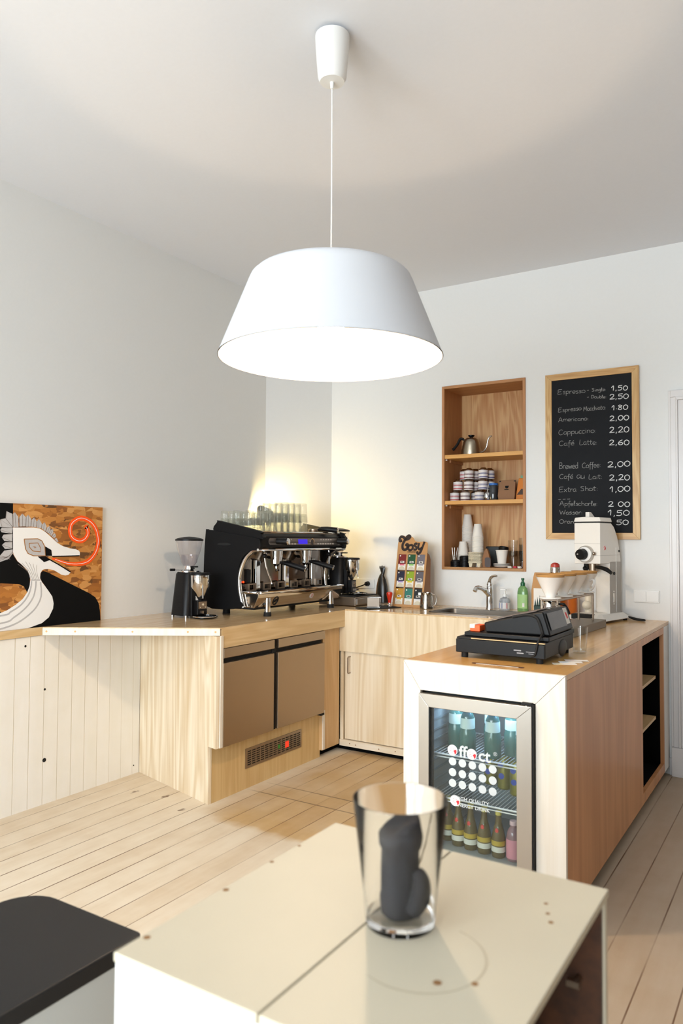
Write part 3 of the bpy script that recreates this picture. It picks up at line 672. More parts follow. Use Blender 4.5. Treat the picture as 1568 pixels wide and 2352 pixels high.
for (x,y), l in zip(top_spots, lab_top):
    if p0 is None: p0 = bottle_proto('bottle','green bottle with pale neck label '+l,(x,y,.551), [(0,.002),(.030,0),(.033,.006),(.033,.080),(.0285,.096),(.0275,.142),(.020,.160),(.0135,.172),(.0135,.190),(0,.192)], bg, .100, .140, lb, col('dark_cap','274a52',.4), G1)
    else: dup(p0, (x,y,.551), label='green bottle with pale neck label '+l)
G2 = 'drinks on the middle cooler shelf'
can = thing('can','tall olive yellow can at the right of the middle fridge shelf with a blue badge','can',(-.955,2.86,.382),0,G2)
put('can_body', MB().lathe([(0,0),(.024,0),(.028,.006),(.028,.125),(.023,.136),(0,.134)],20), col('olive_can','8f8436',.3,metal=.4), can, False)
put('badge', MB().cyl((-.006,-.0275,.10),(-.006,-.0288,.10),.012).cyl((-.003,-.0275,.055),(-.003,-.0288,.055),.012), col('blue_badge','3a54b0',.5), can, False)
for (x,y,l) in ((-1.03,2.95,'olive yellow can with a blue badge second from right on the middle fridge shelf'),(-1.10,3.0,'olive yellow can set back behind the white dots on the middle fridge shelf'),(-1.17,3.03,'olive yellow can furthest left on the middle fridge shelf')): dup(can,(x,y,.382),label=l)
G3 = 'long-necked bottles on the fridge floor'
def drop(t):
    put('red_drop', MB().sphere((0,-.0190,.100),.009,10,0,.8,.35,1.2), col('drop_red','c8372f',.4), t, False)
    put('foot_label', MB().lathe([(.0271,.022),(.0271,.042)],18), col('cream_label','d4d2c6',.6), t, False)
bot = [(-1.280,2.84),(-1.221,2.81),(-1.165,2.80),(-1.107,2.795),(-1.047,2.79)]
lab_b = ['behind the tumbler, leftmost on the fridge floor','second from left on the fridge floor','in the middle of the row on the fridge floor','fourth from left on the fridge floor','beside the pink bottle on the fridge floor']
p1 = None
for (x,y), l in zip(bot, lab_b):
    if p1 is None: p1 = bottle_proto('bottle','amber bottle with red drop '+l,(x,y,.1925), [(0,.002),(.0245,0),(.0265,.006),(.0265,.072),(.0205,.100),(.0125,.128),(.0108,.150),(.0108,.168),(0,.170)], col('amber_clear_glass','5d5030',.06,spec=.7), .046, .064, col('ochre_label','b59a35',.6), col('yellow_cap','c9b860',.4), G3, extra=drop)
    else: dup(p1, (x,y,.1925), label='amber bottle with red drop '+l)
p2 = bottle_proto('bottle','pink labelled bottle at the right end of the fridge floor',(-.988,2.79,.1925), [(0,.002),(.025,0),(.027,.006),(.027,.085),(.022,.108),(.013,.122),(.013,.142),(0,.144)], col('rose_bottle','8b6a70',.1,spec=.6), .010, .080, col('pink_label','d08a98',.6), col('rose_cap','d4b4b8',.4), None)
pl_ = bpy.data.lights.new('cooler_light','AREA'); pl_.shape='RECTANGLE'; pl_.size=.34; pl_.size_y=.04; pl_.energy=1.3; pl_.color=(.5,.75,1)
po = bpy.data.objects.new('cooler_light', pl_); COL.objects.link(po); po.location=(-1.11,2.85,.755); po.rotation_euler=(radians(15),0,0)
# papers on the island side shelves
def sheet(name, label, cat, x0, x1, y0, y1, z0, z1, m):
    t = tag(put(name, MB().box(x0,x1,y0,y1,z0,z1), m), label, cat); return t
sheet('paper_stack','small stack of white papers on the upper side shelf of the island','paper',-1.03,-.86,4.12,4.36,.632,.652,M['paper'])
sheet('leaflet','thin white leaflet standing behind the papers in the island side','leaflet',-1.0,-.86,4.44,4.445,.632,.672,M['paper'])
sheet('notebook','dark flat notebook on the lower side shelf of the island','notebook',-1.0,-.84,4.12,4.38,.405,.412,M['black'])

# ================================================================ cash register
cr = thing('cash_register', 'black cash register with cash drawer on the front of the island counter', 'cash register', (-1.09, 3.15, IT), 0)
put('drawer_box', MB().box(-1.285,-.912,2.935,3.335,.935,1.000), M['black'], cr, bevel=.006)
put('drawer_front', MB().box(-1.283,-.912,2.926,2.936,.937,.992), M['black'], cr, bevel=.003)
put('gold_trim', MB().box(-1.215,-.910,2.9245,2.934,.9955,.9985), col('gold_trim','c8a878',.35,metal=.3), cr)
ft = [(-1.255,2.955),(-.94,2.955),(-1.255,3.31),(-.94,3.31)]
for x,y in ft: put('foot', MB().cyl((x,y,IT+.0003),(x,y,.937),.014), M['rubber'], cr)
put('upper_tray', MB().box(-1.262,-.905,2.965,3.325,1.000,1.018), M['black'], cr, bevel=.004)
wd = [(-1.178,1.018),(-1.185,1.058),(-.965,1.112),(-.935,1.116),(-.905,1.02)]
put('housing', MB().prism(wd, 2.985, 3.315, 'y'), M['black'], cr, bevel=.008)
put('keypad_face', MB().slab([(0,.01),(.21,.01),(.21,.30),(0,.30)], 0, .003, (-1.172,2.995,1.0645), Vector((.22,0,.054)).normalized(), (0,1,0)), col('worn_keys','6b5f58',.6), cr)
us = Vector((.030,0,-.096)).normalized()
put('display_window', MB().slab([(.006,.02),(.075,.02),(.075,.24),(.006,.24)], 0, .002, (-.932,2.99,1.113), us, (0,1,0)), M['gloss'], cr)
dg = put('sticker', MB().slab([(.002,.245),(.07,.245),(.07,.29),(.002,.29)], 0, .002, (-.932,2.99,1.113), us, (0,1,0)), M['paper'], cr, label='white sticker with a red mark')
put('sticker_mark', MB().slab([(.02,.255),(.05,.262),(.045,.278),(.022,.274)], .002, .0026, (-.932,2.99,1.113), us, (0,1,0)), col('sticker_red','d5202c'), dg)
put('side_arch', MB().tube(spline([(-1.06,2.984,1.088),(-1.0,2.981,1.100),(-.962,2.981,1.092),(-.945,2.981,1.06),(-.935,2.982,1.02)],6), .006, 8), M['rubber'], cr)
put('front_text', MB().box(-1.035,-1.005,2.9245,2.9262,.962,.966).box(-1.022,-.995,2.9245,2.9262,.952,.956).box(-.985,-.95,2.9245,2.9262,.960,.962).box(-.975,-.955,2.9245,2.9262,.953,.955), col('silver_print','a0a0a4',.5), cr)
put('cable', MB().tube(spline([(-.935,2.975,1.03),(-.938,2.925,1.0),(-.942,2.920,.975),(-.95,2.922,.95),(-.97,2.93,.94)],6), .004, 6), M['rubber'], cr)
put('side_bulge', MB().sphere((-.912,3.17,.955),.05,16,0,.12,1.2,.7), M['black'], cr)
tg = thing('candy_box','small orange and white box on the left ledge of the cash register','box',(-1.213,2.992,1.0183))
put('carton', MB().box(-.022,.022,-.03,.03,0,.026), M['orange'], tg, False, bevel=.003)
put('wrapper', MB().box(-.024,.0,-.031,.031,.012,.029), M['paper'], tg, False, bevel=.003)
for i,(x,y,rz,c,lab) in enumerate(((-.845,2.975,.5,'e8d9a0','yellowish paper card nearest the island corner by the register'),(-.835,3.025,.45,'dfe8ee','bluish white paper card between two others by the register'),(-.825,3.075,.45,'f0d8cc','white and orange paper card furthest back by the register'))):
    t = thing('paper_card', lab, 'card', (x,y,IT+.0006+.0007*i), rz, 'paper cards beside the cash register')
    put('card_sheet', MB().box(-.045,.045,-.018,.018,0,.0006), col('card_paper','ece8e2',.8), t, False)
    put('print_band', MB().box(-.044,-.01,-.017,.0,.0006,.0008), col('card_print%d'%i,c,.8), t, False)
cr.location += Vector((.012,-.028,0))
# clear tumbler right of register
def tumbler(name, label, loc, r0, r1, h, group=None, th=.002, cat='glass', mt=None, seg=20):
    t = MB().lathe([(0,.0),(r0*.96,0),(r0,.002),(r1,h),(r1-th,h),(r0-th,.008),(0,.008)], seg)
    o = put(name, t, mt or M['tumbler']); o.location = loc
    return tag(o, label, cat, group)
tumbler('tumbler','clear glass tumbler standing right behind the cash register',(-.872,3.30,IT), .029, .036, .112)
# ================================================================ espresso machine
em = thing('espresso_machine', 'black and chrome two-group espresso machine on the left counter', 'espresso machine', (-2.99, 3.97, .93))
E_ = lambda n, mb, m, parent=None, **k: put(n, mb, m, parent or em, True, **k)
Y0, Y1 = 3.525, 4.43
for nm, ya, yb in (('side_panel', Y0-.028, Y0), ('side_panel', Y1, Y1+.028)):
    sp = sp2([(-3.215,.985),(-3.225,1.20),(-3.212,1.435),(-3.19,1.452),(-3.05,1.438),(-2.82,1.405),(-2.785,1.392),(-2.785,1.335),(-2.86,1.325),(-2.925,1.27),(-2.955,1.17),(-2.94,1.05),(-2.925,.985)], 4, True)
    o = E_(nm, MB().prism(sp, ya, yb, 'y'), M['matte'], bevel=.004)
    gy_ = ya-.001 if ya < 4 else yb+.001
    E_('side_slot', MB().sphere((-3.06,gy_,1.365),.055,14,0,1,.03,.16), M['dark'], o)
for ya, yb in ((Y0-.02, Y0+.01), (Y1-.01, Y1+.02)):
    E_('cup_guard', MB().prism(sp2([(-3.135,1.44),(-3.125,1.502),(-3.10,1.506),(-2.80,1.445),(-2.786,1.43),(-2.79,1.395)],4,True), ya, yb, 'y'), M['matte'], bevel=.003)
E_('back_panel', MB().box(-3.215,-3.18,Y0,Y1,1.0,1.44), M['black'])
E_('boiler_body', MB().box(-3.18,-3.0,Y0,Y1,1.0,1.335), M['black'])
E_('backsplash', MB().prism([(-3.0,1.05),(-2.955,1.05),(-2.955,1.26),(-2.93,1.335),(-3.0,1.335)], Y0, Y1, 'y'), col('mirror_steel','8a8078',.12,metal=1))
E_('head', MB().prism([(-3.18,1.335),(-2.82,1.335),(-2.795,1.350),(-2.800,1.415),(-2.82,1.432),(-3.18,1.432)], Y0, Y1, 'y'), M['black'], bevel=.003)
ua = Vector((-.005,0,.065)).normalized()
PO = (-2.7962,0,1.350)
pn = E_('control_panel', MB().slab(rrect(3.60,4.41,.012,.053,.019,6), 0, .0025, PO, (0,1,0), ua), col('panel_silver','8e8a88',.35,metal=.8))
E_('panel_line', MB().slab([(3.605,.026),(4.40,.026),(4.40,.0285),(3.605,.0285)], .0025, .003, PO, (0,1,0), ua).slab([(3.605,.034),(4.40,.034),(4.40,.0365),(3.605,.0365)], .0025, .003, PO, (0,1,0), ua), M['black'], pn)
E_('display', MB().slab([(3.905,.017),(4.005,.017),(4.005,.047),(3.905,.047)], .003, .0045, PO, (0,1,0), ua), col('violet_display','3a2ab8',.3,emis=(.13,.08,.75),es=1.0), pn, label='violet lit display')
dl = MB(); c = Vector(PO)+Vector((0,4.058,0))+ua*.032
dl.cyl(c, c+Vector((.006,0,0)), .023, seg=24); E_('dial', dl, M['chrome'], pn)
dl = MB(); dl.cyl(c+Vector((.0061,0,0)), c+Vector((.0066,0,0)), .017, seg=24); E_('dial_face', dl, col('dial_dark','3a3538',.4), pn)
bt = MB()
for k in range(5): bt.slab([(3.74+k*.03,.014),(3.757+k*.03,.014),(3.757+k*.03,.022),(3.74+k*.03,.022)], .0028, .004, PO, (0,1,0), ua)
for k in range(7): bt.slab([(4.12+k*.03,.014),(4.137+k*.03,.014),(4.137+k*.03,.022),(4.12+k*.03,.022)], .0028, .004, PO, (0,1,0), ua)
for k in range(5): bt.slab([(3.74+k*.022,.042),(3.748+k*.022,.042),(3.748+k*.022,.05),(3.74+k*.022,.05)], .0028, .0035, PO, (0,1,0), ua).slab([(4.16+k*.03,.042),(4.172+k*.03,.042),(4.172+k*.03,.05),(4.16+k*.03,.05)], .0028, .0035, PO, (0,1,0), ua)
E_('button', bt, col('button_grey','c8c4c2',.4), pn, kind='stuff')
for y in (3.685, 4.375):
    kn = E_('steam_knob', MB().cyl((-2.80,y,1.385),(-2.73,y+.02,1.383),.020,.021,seg=18), M['black'], bevel=.002)
    E_('knob_cap', MB().cyl((-2.73,y+.02,1.383),(-2.722,y+.022,1.383),.021,.016,seg=18), M['chrome'], kn)
E_('top_tray', MB().box(-3.18,-2.82,Y0+.01,Y1-.01,1.432,1.438), M['steel'])
E_('cup_rail', MB().tube([(-2.81,Y0+.01,1.441),(-2.81,Y1-.01,1.441)], .004, 8), M['chrome'])
E_('chrome_strip', MB().tube([(-2.795,Y0-.03,1.333),(-2.795,Y1+.03,1.333)], .0085, 10), M['chrome'])
for y in (Y0-.012, Y1+.012):
    E_('arched_frame', MB().tube(spline([(-2.79,y,1.333),(-2.85,y,1.322),(-2.905,y,1.275),(-2.945,y,1.19),(-2.947,y,1.11),(-2.93,y,1.03),(-2.915,y,.985)],8), .0125, 12), M['chrome'])
tray = E_('drip_tray', MB().prism([(-3.0,.985),(-2.845,.985),(-2.812,1.055),(-2.812,1.072),(-3.0,1.072)], Y0, Y1+.03, 'y'), col('mirror_tray','b8ada0',.08,metal=1), bevel=.003)
E_('tray_rim', MB().tube(spline([(-2.95,Y0-.005,1.077),(-2.85,Y0-.005,1.077),(-2.812,Y0+.03,1.077),(-2.808,Y0+.1,1.077),(-2.808,Y1+.03,1.077)],6), .008, 10), M['chrome'], tray)
E_('tray_grate', MB().box(-2.985,-2.825,Y0+.02,Y1,1.0725,1.0765), M['dark'], tray)
ea = Vector((.033,0,.070)).normalized()
eo = Vector((-2.8295,3.715,1.018))
ring = [tuple(eo+Vector((0,1,0))*(.021*cos(2*pi*k/24))+ea*(.027*sin(2*pi*k/24))+Vector((.002,0,0))) for k in range(24)]
E_('emblem', MB().tube(ring, .0035, 6, closed=True).tube([tuple(eo+Vector((.003,-.012,0))),tuple(eo+Vector((.003,.012,0)))], .003, 6).tube([tuple(eo-ea*.012+Vector((.003,-.004,0))),tuple(eo+ea*.012+Vector((.003,.004,0)))], .0025, 6), M['black'], tray)
E_('gauge', MB().cyl((-2.828,4.10,1.028),(-2.822,4.10,1.026),.019,seg=22), col('gauge_face','b9b2b0',.3), tray)
E_('gauge_needle', MB().slab([(-.002,-.012),(.003,-.012),(.001,.012),(-.002,.012)],0,.0006,(-2.8215,4.10,1.026),(0,1,0),ea), M['red'], tray)
E_('switch', MB().box(-2.842,-2.832,3.60,3.625,1.0,1.03), M['black'], tray)
for x, y in ((-2.825,3.63),(-2.825,4.33),(-3.15,3.63),(-3.15,4.33)):
    lg = E_('leg', MB().cyl((x,y,.955),(x,y,1.04 if x > -3 else 1.0),.019,.017,seg=18), M['chrome'])
    E_('rubber_foot', MB().cyl((x,y,.9302),(x,y,.956),.024,.022,seg=18), M['rubber'], lg)
E_('underbody', MB().box(-3.18,-2.86,Y0+.02,Y1-.02,.972,.985), M['dark'])
for y in (3.80, 4.12):
    g = E_('group_head', MB().cyl((-2.89,y,1.335),(-2.89,y,1.285),.042,.040,seg=24).cyl((-2.89,y,1.286),(-2.89,y,1.262),.036,.036,seg=24).cyl((-2.89,y,1.30),(-2.955,y,1.30),.028), M['chrome'])
    pf = E_('portafilter_basket', MB().lathe([(0,1.225),(.012,1.225),(.022,1.238),(.035,1.243),(.035,1.262),(0,1.262)],22,Matrix.Translation((-2.89,y,0))), M['chrome'])
    E_('portafilter_handle', MB().tube([(-2.856,y+.005,1.250),(-2.83,y+.012,1.247),(-2.80,y+.02,1.240),(-2.74,y+.038,1.222),(-2.70,y+.05,1.210)], [.008,.014,.0165,.0165,.019], 14), M['black'], pf)
    E_('handle_cap', MB().cyl((-2.70,y+.05,1.210),(-2.696,y+.0512,1.2088),.017,.012), M['chrome'], pf)
    E_('portafilter_spout', MB().tube([(-2.89,y,1.228),(-2.888,y,1.21),(-2.88,y-.014,1.198)],.006,8).tube([(-2.889,y,1.212),(-2.88,y+.014,1.198)],.006,8), M['chrome'], pf)
for y in (3.665, 3.965, 4.27):
    E_('chrome_post', MB().box(-2.952,-2.925,y-.022,y+.022,1.08,1.27), M['chrome'], bevel=.006)
for y, s in ((3.625,1),(4.34,-1)):
    sw = E_('steam_wand', MB().tube(spline([(-2.85,y,1.333),(-2.845,y,1.28),(-2.84,y+.012*s,1.22),(-2.825,y+.035*s,1.15),(-2.82,y+.042*s,1.125)],6), .0055, 8), M['chrome'])
    E_('wand_joint', MB().sphere((-2.847,y,1.295),.015,12), M['black'], sw)
E_('inlet_box', MB().box(-2.956,-2.945,3.575,3.615,1.13,1.21), M['black'])
E_('power_light', MB().sphere((-2.953,3.555,1.135),.006,8), col('red_led','ff5a20',.4,emis=(1,.15,.03),es=5), label='small red light')
for k in range(6):
    y = 3.56+k*.145; gr = MB()
    for a,b,c,d in ((y,y+.075,1.08,1.088),(y,y+.075,1.118,1.126),(y,y+.01,1.088,1.118),(y+.065,y+.075,1.088,1.118)): gr.box(-2.935,-2.915,a,b,c,d)
    E_('cup_step', gr, M['steel'])

# portafilter lying on top
pf = thing('portafilter','loose portafilter with a black handle lying on top of the espresso machine','portafilter',(-2.905,4.235,1.4385))
put('basket', MB().lathe([(0,.0),(.030,.0),(.034,.008),(.034,.028),(.030,.030),(.028,.012),(0,.010)],20), M['steel'], pf, False)
put('handle', MB().tube([(.028,.012,.022),(.05,.02,.030),(.09,.035,.028),(.155,.06,.020)], [.008,.015,.018,.020],14), M['black'], pf, False)
put('handle_cap', MB().cyl((.155,.06,.020),(.160,.062,.0195),.018,.012), M['chrome'], pf, False)

# inverted tumblers stacked on the machine
random.seed(3)
def cup(name, r0, r1, h, loc, label, group):
    o = put(name, MB().lathe([(r1-.001,.0),(r1,.002),(r0+.0005,h-.014),(r0,h-.003),(r0*.93,h),(0,h),(0,h-.012),(r0-.001,h-.014)],20), M['ribbed'])
    o.location = loc; return tag(o, label, 'glass', group)
protoA = protoB = None
ZT = 1.4382
for tier in (0,1):
    for i in range(3):
        for j in range(4):
            loc = (-3.13+i*.098, 3.583+j*.070, ZT+tier*.046)
            l = ('small clear tumbler upside down in the %s tier of the low left block of glasses' % ('bottom','top')[tier])
            if protoA is None: protoA = cup('tumbler', .0245, .0305, .088, loc, l, 'small tumblers on the espresso machine')
            else:
                o = protoA.copy(); COL.objects.link(o); o.location = loc; o['label'] = l
for tier in (0,1):
    for i in range(3):
        for j in range(6):
            if j == 5 and i == 2: continue
            loc = (-3.13+i*.098, 3.872+j*.070, ZT+tier*.071)
            l = ('tall clear latte glass upside down in the %s tier of the right block of glasses' % ('bottom','top')[tier])
            if protoB is None: protoB = cup('latte_glass', .0235, .0305, .128, loc, l, 'tall glasses on the espresso machine')
            else:
                o = protoB.copy(); COL.objects.link(o); o.location = loc; o['label'] = l

# small lamp behind the machine
dl = thing('desk_lamp','small black lamp glowing in the corner behind the espresso machine','lamp',(-3.33,4.30,.93))
put('base', MB().cyl((0,0,.0002),(0,0,.018),.07,.066,24), M['black'], dl, False)
put('stem', MB().tube(spline([(0,0,.015),(-.01,-.02,.3),(-.015,-.05,.55),(.0,-.09,.66)],8), .007, 8), M['black'], dl, False)
hd = Vector((.0,-.10,.672)); ax = Vector((-.12,.80,-.38)).normalized()
HM = Matrix.Translation(hd) @ ax.to_track_quat('Z','Y').to_matrix().to_4x4()
put('head', MB().lathe([(0,-.03),(.022,-.03),(.032,-.01),(.055,.085),(.053,.085),(.03,-.006),(0,-.02)],24,HM), M['black'], dl, False)
put('bulb', MB().sphere(hd+ax*.084,.026,16), M['bulb2'], dl, False)

# ================================================================ coffee grinders
def grinder(loc, rz, label):
    t = thing('coffee_grinder', label, 'coffee grinder', loc, rz, None)
    p = lambda n, mb, m, par=None, **k: put(n, mb, m, par or t, False, **k)
    # local +X is the front (doser side)
    b = MB(); o0 = rrect(-.105,.055,-.082,.082,.04); o1 = rrect(-.088,.052,-.066,.066,.045); n = len(o0)
    vs = [(x,y,.012) for x,y in o0]+[(x,y,.255) for x,y in o1]+[(x*.9,y*.9,.268) for x,y in o1]
    b.add(vs, [list(range(n))[::-1]]+[(r*n+i,r*n+(i+1)%n,(r+1)*n+(i+1)%n,(r+1)*n+i) for r in range(2) for i in range(n)]+[list(range(2*n,3*n))])
    p('body', b, M['black'])
    for x in (-.085,.04):
        for y in (-.066,.066): p('foot', MB().cyl((x,y,.0005),(x,y,.014),.010), M['chrome'])
    p('front_panel', MB().box(.05,.075,-.055,.055,.012,.262), M['black'], bevel=.004)
    ds = p('doser', MB().lathe([(0,.105),(.012,.105),(.060,.185),(.060,.252),(0,.252)],24,Matrix.Translation((.085,0,0))), M['chrome'])
    p('doser_lid', MB().lathe([(0,.268),(.058,.266),(.063,.262),(.063,.252),(0,.252)],24,Matrix.Translation((.085,0,0))), M['black'], ds)
    p('doser_wedge', MB().prism([(.05,-.05),(.085,-.015),(.085,.015),(.05,.05)], .105, .19, 'z'), M['chrome'], ds)
    p('lever', MB().tube([(.13,-.02,.215),(.15,-.035,.16),(.158,-.04,.12)], .004, 8), M['chrome'], ds)
    p('switch_box', MB().box(.07,.108,-.036,.036,.02,.105), M['black'], bevel=.004)
    p('control_plate', MB().box(.108,.110,-.031,.031,.055,.097), M['steel'])
    p('control_button', MB().cyl((.11,0,.08),(.113,0,.08),.007).cyl((.11,-.02,.064),(.112,-.02,.064),.003).cyl((.11,.02,.064),(.112,.02,.064),.003), M['chrome'])
    p('fork', MB().box(.075,.135,-.02,-.012,.03,.045).box(.075,.135,.012,.02,.03,.045), M['steel'])
    tr = p('tray', MB().lathe([(0,.003),(.06,.003),(.074,.008),(.074,.014),(.066,.010),(0,.008)],28,Matrix.Translation((.13,0,0))), M['gloss'])
    p('tray_rim', MB().tube([(.13+.074*cos(2*pi*k/28),.074*sin(2*pi*k/28),.0135) for k in range(28)], .003, 6, closed=True), M['chrome'], tr)
    p('rating_label', MB().box(-.035,.018,-.0775,-.0765,.065,.125, M=Matrix.Rotation(radians(-4),4,'X') @ Matrix.Translation((0,.0,.0))), M['paper'], label='white rating label')
    p('collar', MB().lathe([(0,.268),(.062,.268),(.062,.276),(.035,.285),(.030,.305),(0,.305)],24,Matrix.Translation((-.02,0,0))), M['chrome'])
    p('adjusting_lever', MB().tube([(-.02,-.03,.28),(-.03,-.10,.283)], .003, 6), M['chrome'])
    p('lever_grip', MB().cyl((-.03,-.098,.283),(-.035,-.128,.2835),.007), M['black'])
    p('hopper_slide', MB().box(.0,.05,-.012,.012,.296,.304), M['black'])
    hp = p('hopper', MB().lathe([(.030,.302),(.045,.325),(.056,.36),(.070,.40),(.080,.455)],28,Matrix.Translation((-.02,0,0))), M['hopper'])
    p('inner_funnel', MB().lathe([(.05,.372),(.048,.33),(.034,.306)],20,Matrix.Translation((-.02,0,0))), M['hopper'], hp)
    p('hopper_lid', MB().lathe([(0,.480),(.03,.478),(.07,.470),(.084,.463),(.084,.455),(0,.455)],28,Matrix.Translation((-.02,0,0))), M['black'], hp)
    return t
g1 = grinder((-3.175,3.335,.9303), -.12, 'black coffee grinder with a clear empty hopper left of the espresso machine')
kd = thing('knock_drawer','low stainless steel drawer box in the corner right of the espresso machine','drawer',(-2.86,4.68,.935))
put('drawer_body', MB().box(-3.02,-2.715,4.475,4.82,.9355,.995), M['steel'], kd, bevel=.003)
put('drawer_front', MB().box(-2.715,-2.703,4.48,4.815,.945,.985), M['steel_l'], kd, bevel=.002)
put('top_mat', MB().box(-3.01,-2.73,4.49,4.805,.995,1.0), M['rubber'], kd)
g2 = dup(g1, (-2.935,4.63,1.0003), rz=.12, label='black coffee grinder standing on the steel drawer right of the espresso machine')
# ================================================================ things on the sink counter
SZ = .935
fa = thing('faucet','chrome single-lever kitchen tap behind the sink','faucet',(-1.86,4.80,SZ))
f_ = lambda n, mb, m=None, par=None, **k: put(n, mb, m or M['chrome'], par or fa, False, **k)
f_('tap_base', MB().lathe([(0,.0003),(.027,.0003),(.027,.006),(.024,.012),(.0235,.125),(.021,.155),(.012,.172),(0,.176)],24))
f_('spout', MB().tube(spline([(0,-.01,.095),(-.014,-.050,.128),(-.030,-.100,.148),(-.040,-.130,.148),(-.044,-.142,.141)],7), [.017]*8+[.0145]*14+[.013]*7, 14))
f_('spout_tip', MB().cyl((-.042,-.138,.144),(-.045,-.149,.127),.0145,.0135,18))
f_('lever', MB().tube(spline([(0,0,.165),(.004,-.008,.19),(.02,-.03,.212),(.05,-.055,.226),(.075,-.07,.228)],6), [.022,.021,.020,.018,.016,.014,.013,.012,.012,.012,.011,.011,.011,.010,.010,.010,.010,.009,.009,.009,.009,.009,.008,.008,.008][:25], 14))
sa = thing('soap_dispenser','clear hand sanitizer pump bottle with blue and red label right of the tap','bottle',(-1.755,4.80,SZ))
put('bottle_body', MB().lathe([(0,.0004),(.034,.0004),(.036,.004),(.036,.062),(.030,.078),(.013,.086),(.013,.092),(0,.092)],20), col('clear_gel','cfd4da',.1,trans=.6), sa, False)
put('label', MB().lathe([(.0365,.012),(.0365,.052)],20), col('pale_label','d9d6d4',.6), sa, False)
for a, nm in ((-100,0),(-48,1),(-135,0)):
    a0 = radians(a)
    put('label_stripe', MB().cyl((.0368*cos(a0),.0368*sin(a0),.014),(.0368*cos(a0),.0368*sin(a0),.05),.0025,seg=8), [col('blue_print','6a7ca8',.6), col('red_print','b4364a',.6)][nm], sa, False)
pm = put('pump', MB().lathe([(0,.090),(.015,.090),(.015,.106),(.006,.108),(.005,.128),(0,.128)],16), M['white'], sa, False)
put('nozzle', MB().box(-.030,.010,-.008,.008,.128,.140), M['white'], pm, False, bevel=.003)
ds = thing('dish_soap','green dish soap bottle with dark green cap beside the tap','bottle',(-1.632,4.80,SZ))
bo = MB()
for x0 in (1,):
    o = [(.037*cos(2*pi*k/24),.022*sin(2*pi*k/24)) for k in range(24)]
    lv = [(.0004,.92),(.006,1),(.10,1),(.125,.96),(.150,.80),(.162,.50),(.168,.36)]
    vs = [(x*s,y*s,z) for z,s in lv for x,y in o]
    bo.add(vs, [list(range(24))[::-1]]+[(r*24+i,r*24+(i+1)%24,(r+1)*24+(i+1)%24,(r+1)*24+i) for r in range(len(lv)-1) for i in range(24)]+[[24*(len(lv)-1)+i for i in range(24)]])
put('bottle_body', bo, col('green_soap','7fb06e',.15,trans=.35), ds, False)
lab = MB(); n=13
vs = [(.0376*cos(radians(-150+120*k/12)),.0226*sin(radians(-150+120*k/12)),z) for z in (.02,.11) for k in range(n)]
lab.add(vs, [(k,k+1,n+k+1,n+k) for k in range(n-1)])
put('label', lab, col('lime_label','a2c983',.5), ds, False)
put('barcode', MB().box(.004,.018,-.0232,-.0226,.03,.055), M['paper'], ds, False)
put('cap', MB().lathe([(0,.166),(.015,.166),(.015,.186),(.009,.190),(.007,.202),(.010,.206),(.010,.216),(0,.217)],18), col('dark_green_cap','0e5a34',.35), ds, False)
pi_ = thing('milk_pitcher','stainless steel milk pitcher in front of the tea rack','pitcher',(-2.222,4.585,SZ))
pi_.scale = (.9,.9,.92)
put('jug_body', MB().lathe([(0,.0005),(.049,.0005),(.052,.004),(.052,.03),(.047,.07),(.042,.10),(.044,.118),(.0425,.118),(.0405,.10),(.045,.07),(.049,.03),(.049,.008),(0,.008)],32), col('polished_steel','b8b2ab',.1,metal=1), pi_, False)
put('handle', MB().tube(spline([(.040,.012,.105),(.062,.02,.10),(.070,.024,.07),(.064,.02,.035),(.049,.012,.026)],6),.0055,8), M['steel_l'], pi_, False)
put('spout_lip', MB().prism([(-.042,-.012),(-.060,-.018),(-.044,.004)], .098, .117, 'z'), col('polished_steel','b8b2ab'), pi_, False)
mt_ = tag(put('tamping_mat', MB().prism([(-2.635,4.345),(-2.50,4.30),(-2.40,4.56),(-2.55,4.62)], SZ+.0002, SZ+.005,'z'), M['rubber'], bevel=.001), 'flat black rubber mat under the tamper and steel block', 'mat')
kb = thing('tamping_stand','small square polished steel tamping stand on the black mat','stand',(-2.535,4.425,SZ+.0052), .35)
put('block', MB().box(-.042,.042,-.036,.036,.006,.066), col('dull_mirror','8d827a',.12,metal=1), kb, False, bevel=.002)
put('base_plate', MB().box(-.044,.044,-.038,.038,0,.006), M['chrome'], kb, False)
put('rim', MB().tube([(-.042,-.036,.066),(.042,-.036,.066),(.042,.036,.066),(-.042,.036,.066)],.002,6,closed=True), M['chrome'], kb, False)
tm = thing('tamper','coffee tamper with a red lacquered handle standing on the black mat','tamper',(-2.475,4.53,SZ+.0052))
put('tamper_base', MB().lathe([(0,.0),(.017,.0),(.017,.012),(.010,.018),(.009,.028),(0,.028)],20), M['chrome'], tm, False)
put('handle', MB().lathe([(0,.026),(.010,.026),(.012,.045),(.019,.075),(.0215,.088),(.019,.098),(.010,.102),(0,.103)],20), M['red'], tm, False)
bgp = thing('coffee_bag','slim dark foil coffee bag with a twisted top against the back wall','bag',(-2.715,4.865,SZ))
bo = MB(); lv = [(.0004,.042,.028),(.05,.044,.03),(.12,.040,.026),(.17,.030,.018),(.20,.017,.010),(.215,.013,.008),(.235,.018,.009),(.255,.024,.007)]
n=18; vs=[]
for z,a,b in lv: vs += [(a*(1+.12*sin(5*2*pi*k/n+z*40))*cos(2*pi*k/n)+ (.012 if z>.2 else .0)-(z*.05), b*sin(2*pi*k/n), z) for k in range(n)]
bo.add(vs, [list(range(n))[::-1]]+[(r*n+i,r*n+(i+1)%n,(r+1)*n+(i+1)%n,(r+1)*n+i) for r in range(len(lv)-1) for i in range(n)]+[[n*(len(lv)-1)+i for i in range(n)]])
